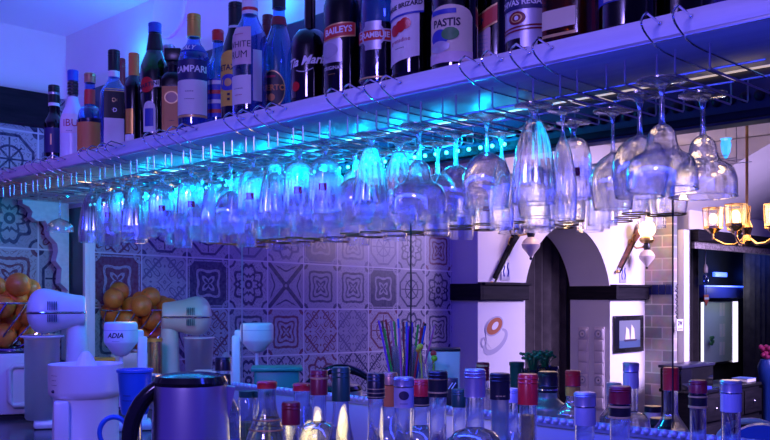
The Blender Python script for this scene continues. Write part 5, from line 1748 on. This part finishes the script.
# cabinet in front of the niche
ya_, yb_ = 4.17, 5.14
t = thing('sideboard', 'long black sideboard with drawers standing before the dark niche', 'sideboard', (0.80, (ya_ + yb_) / 2, 0))
hc = at_x(730, 387, 0.80).z
wy = yb_ - ya_
MB().box((-0.16, 0, hc / 2), (0.30, wy, hc - 0.03), bev=0.006).build('body', M['darkwood'], t)
MB().box((-0.16, 0, hc - 0.012), (0.32, wy + 0.03, 0.024), bev=0.004).build('top', M['blackg'], t)
for i in range(3):
    for k in range(3):
        d_ = MB().box((0.006, -wy / 3 + wy / 3 * i, hc - 0.13 - 0.2 * k), (0.014, wy / 3 - 0.02, 0.17), bev=0.004).build('drawer', M['darkwood'], t)
        MB().ball((0.018, -wy / 3 + wy / 3 * i, hc - 0.13 - 0.2 * k), 0.012, 10, 8).build('knob', M['chrome'], d_)
p = at_x(690, 358, 0.62)
t = thing('storage_chest', 'black chest on the sideboard beneath the lit mirror', 'chest', (0.60, p.y, hc + 0.0005))
MB().box((0, 0.0, 0.075), (0.16, 0.5, 0.15), bev=0.01).build('body', M['blackg'], t)
MB().box((0, 0.0, 0.16), (0.18, 0.52, 0.02), bev=0.006).build('lid', M['navy'], t)
p = at_x(744, 381, 0.7)
t = thing('book', 'small pale blue and white book lying on the end of the sideboard', 'book', (0.70, p.y, hc + 0.0005))
MB().box((0, 0, 0.014), (0.12, 0.16, 0.026), bev=0.002).build('pages', M['paper'], t)
MB().box((0, 0, 0.0285), (0.125, 0.165, 0.003)).build('cover', M['bluec'], t)
p = at_x(668, 378, 0.56)
tag(MB().box((0, 0, 0.011), (0.12, 0.16, 0.022), bev=0.004).build('tray', M['blue_l'], loc=(0.72, 4.27, hc + 0.0005)), 'small blue tray on the near end of the sideboard', 'tray')
# flowers, chairs
p = at_x(767, 352, 0.55)
t = thing('flower_vase', 'pink flowers on a blue lit stand at the open side of the far room', 'flowers', (p.x, p.y, 0.0))
b = MB()
for k in range(14):
    a = k * 2.4
    b.ball((0.05 * cos(a) * (k / 14) ** 0.5, 0.05 * sin(a) * (k / 14) ** 0.5, p.z + 0.04 * sin(k * 1.7)), 0.022, 10, 8)
b.build('blossom', M['pinkfl'], t)
MB().lathe([(0, 0), (0.14, 0), (0.14, 0.02), (0.03, 0.05), (0.03, p.z - 0.28), (0.06, p.z - 0.24), (0.075, p.z - 0.12), (0.05, p.z - 0.06), (0, p.z - 0.06)], 24).build('vase', M['bluec'], t)
p = at_d(757, 412, 2.55)
def chair(p, label, m, rim=None, w_=0.34):
    t = thing('chair', label, 'chair', (p.x, p.y, 0), face_cam(p))
    zt = p.z
    out = [(w_ / 2 * cos(a) * 1.0, zt - 0.16 + 0.16 * max(0.0, sin(a)) ** 0.7) for a in [pi * i / 16 for i in range(17)]] + [(-w_ / 2 * 0.86, 0.50), (w_ / 2 * 0.86, 0.50)]
    MB().prism(out, 0.05).build('backrest', M[m], t, smooth=False)
    if rim:
        MB().tube([(x, 0.0, z) for x, z in out[:17]], 0.012, 8).build('back_frame', M[rim], t)
    MB().box((0, -0.19, 0.46), (0.42, 0.42, 0.07), bev=0.02).build('seat', M[m], t)
    for x in (-0.18, 0.18):
        for y in (-0.36, 0.0):
            MB().tube([(x, y, 0.0), (x * 0.95, y, 0.44)], 0.018, 10).build('leg', M['black'], t)
chair(at_d(752, 421, 3.3), 'dark chair with pale curved back frame behind the grey capped bottle', 'black', 'paper', 0.26)
chair(at_d(763, 425, 2.576), 'blue chair back at the open end of the counter', 'bluec', None, 0.22)
# faint oval plate on the wall above the bottles
p = at_y(169, 9, -0.004)
t = thing('wall_plate', 'pale oval plate fixed high on the wall above the vermouth bottle', 'plate', (p.x, 0.0, p.z))
MB().lathe([(0, -0.004), (0.088, -0.004), (0.098, -0.010), (0.104, -0.008), (0.104, 0.0), (0, 0)], 40, mtx=Matrix.Rotation(pi / 2, 4, 'X') @ Matrix.Diagonal((1, 1, -1, 1))).build('disc', M['wall'], t)
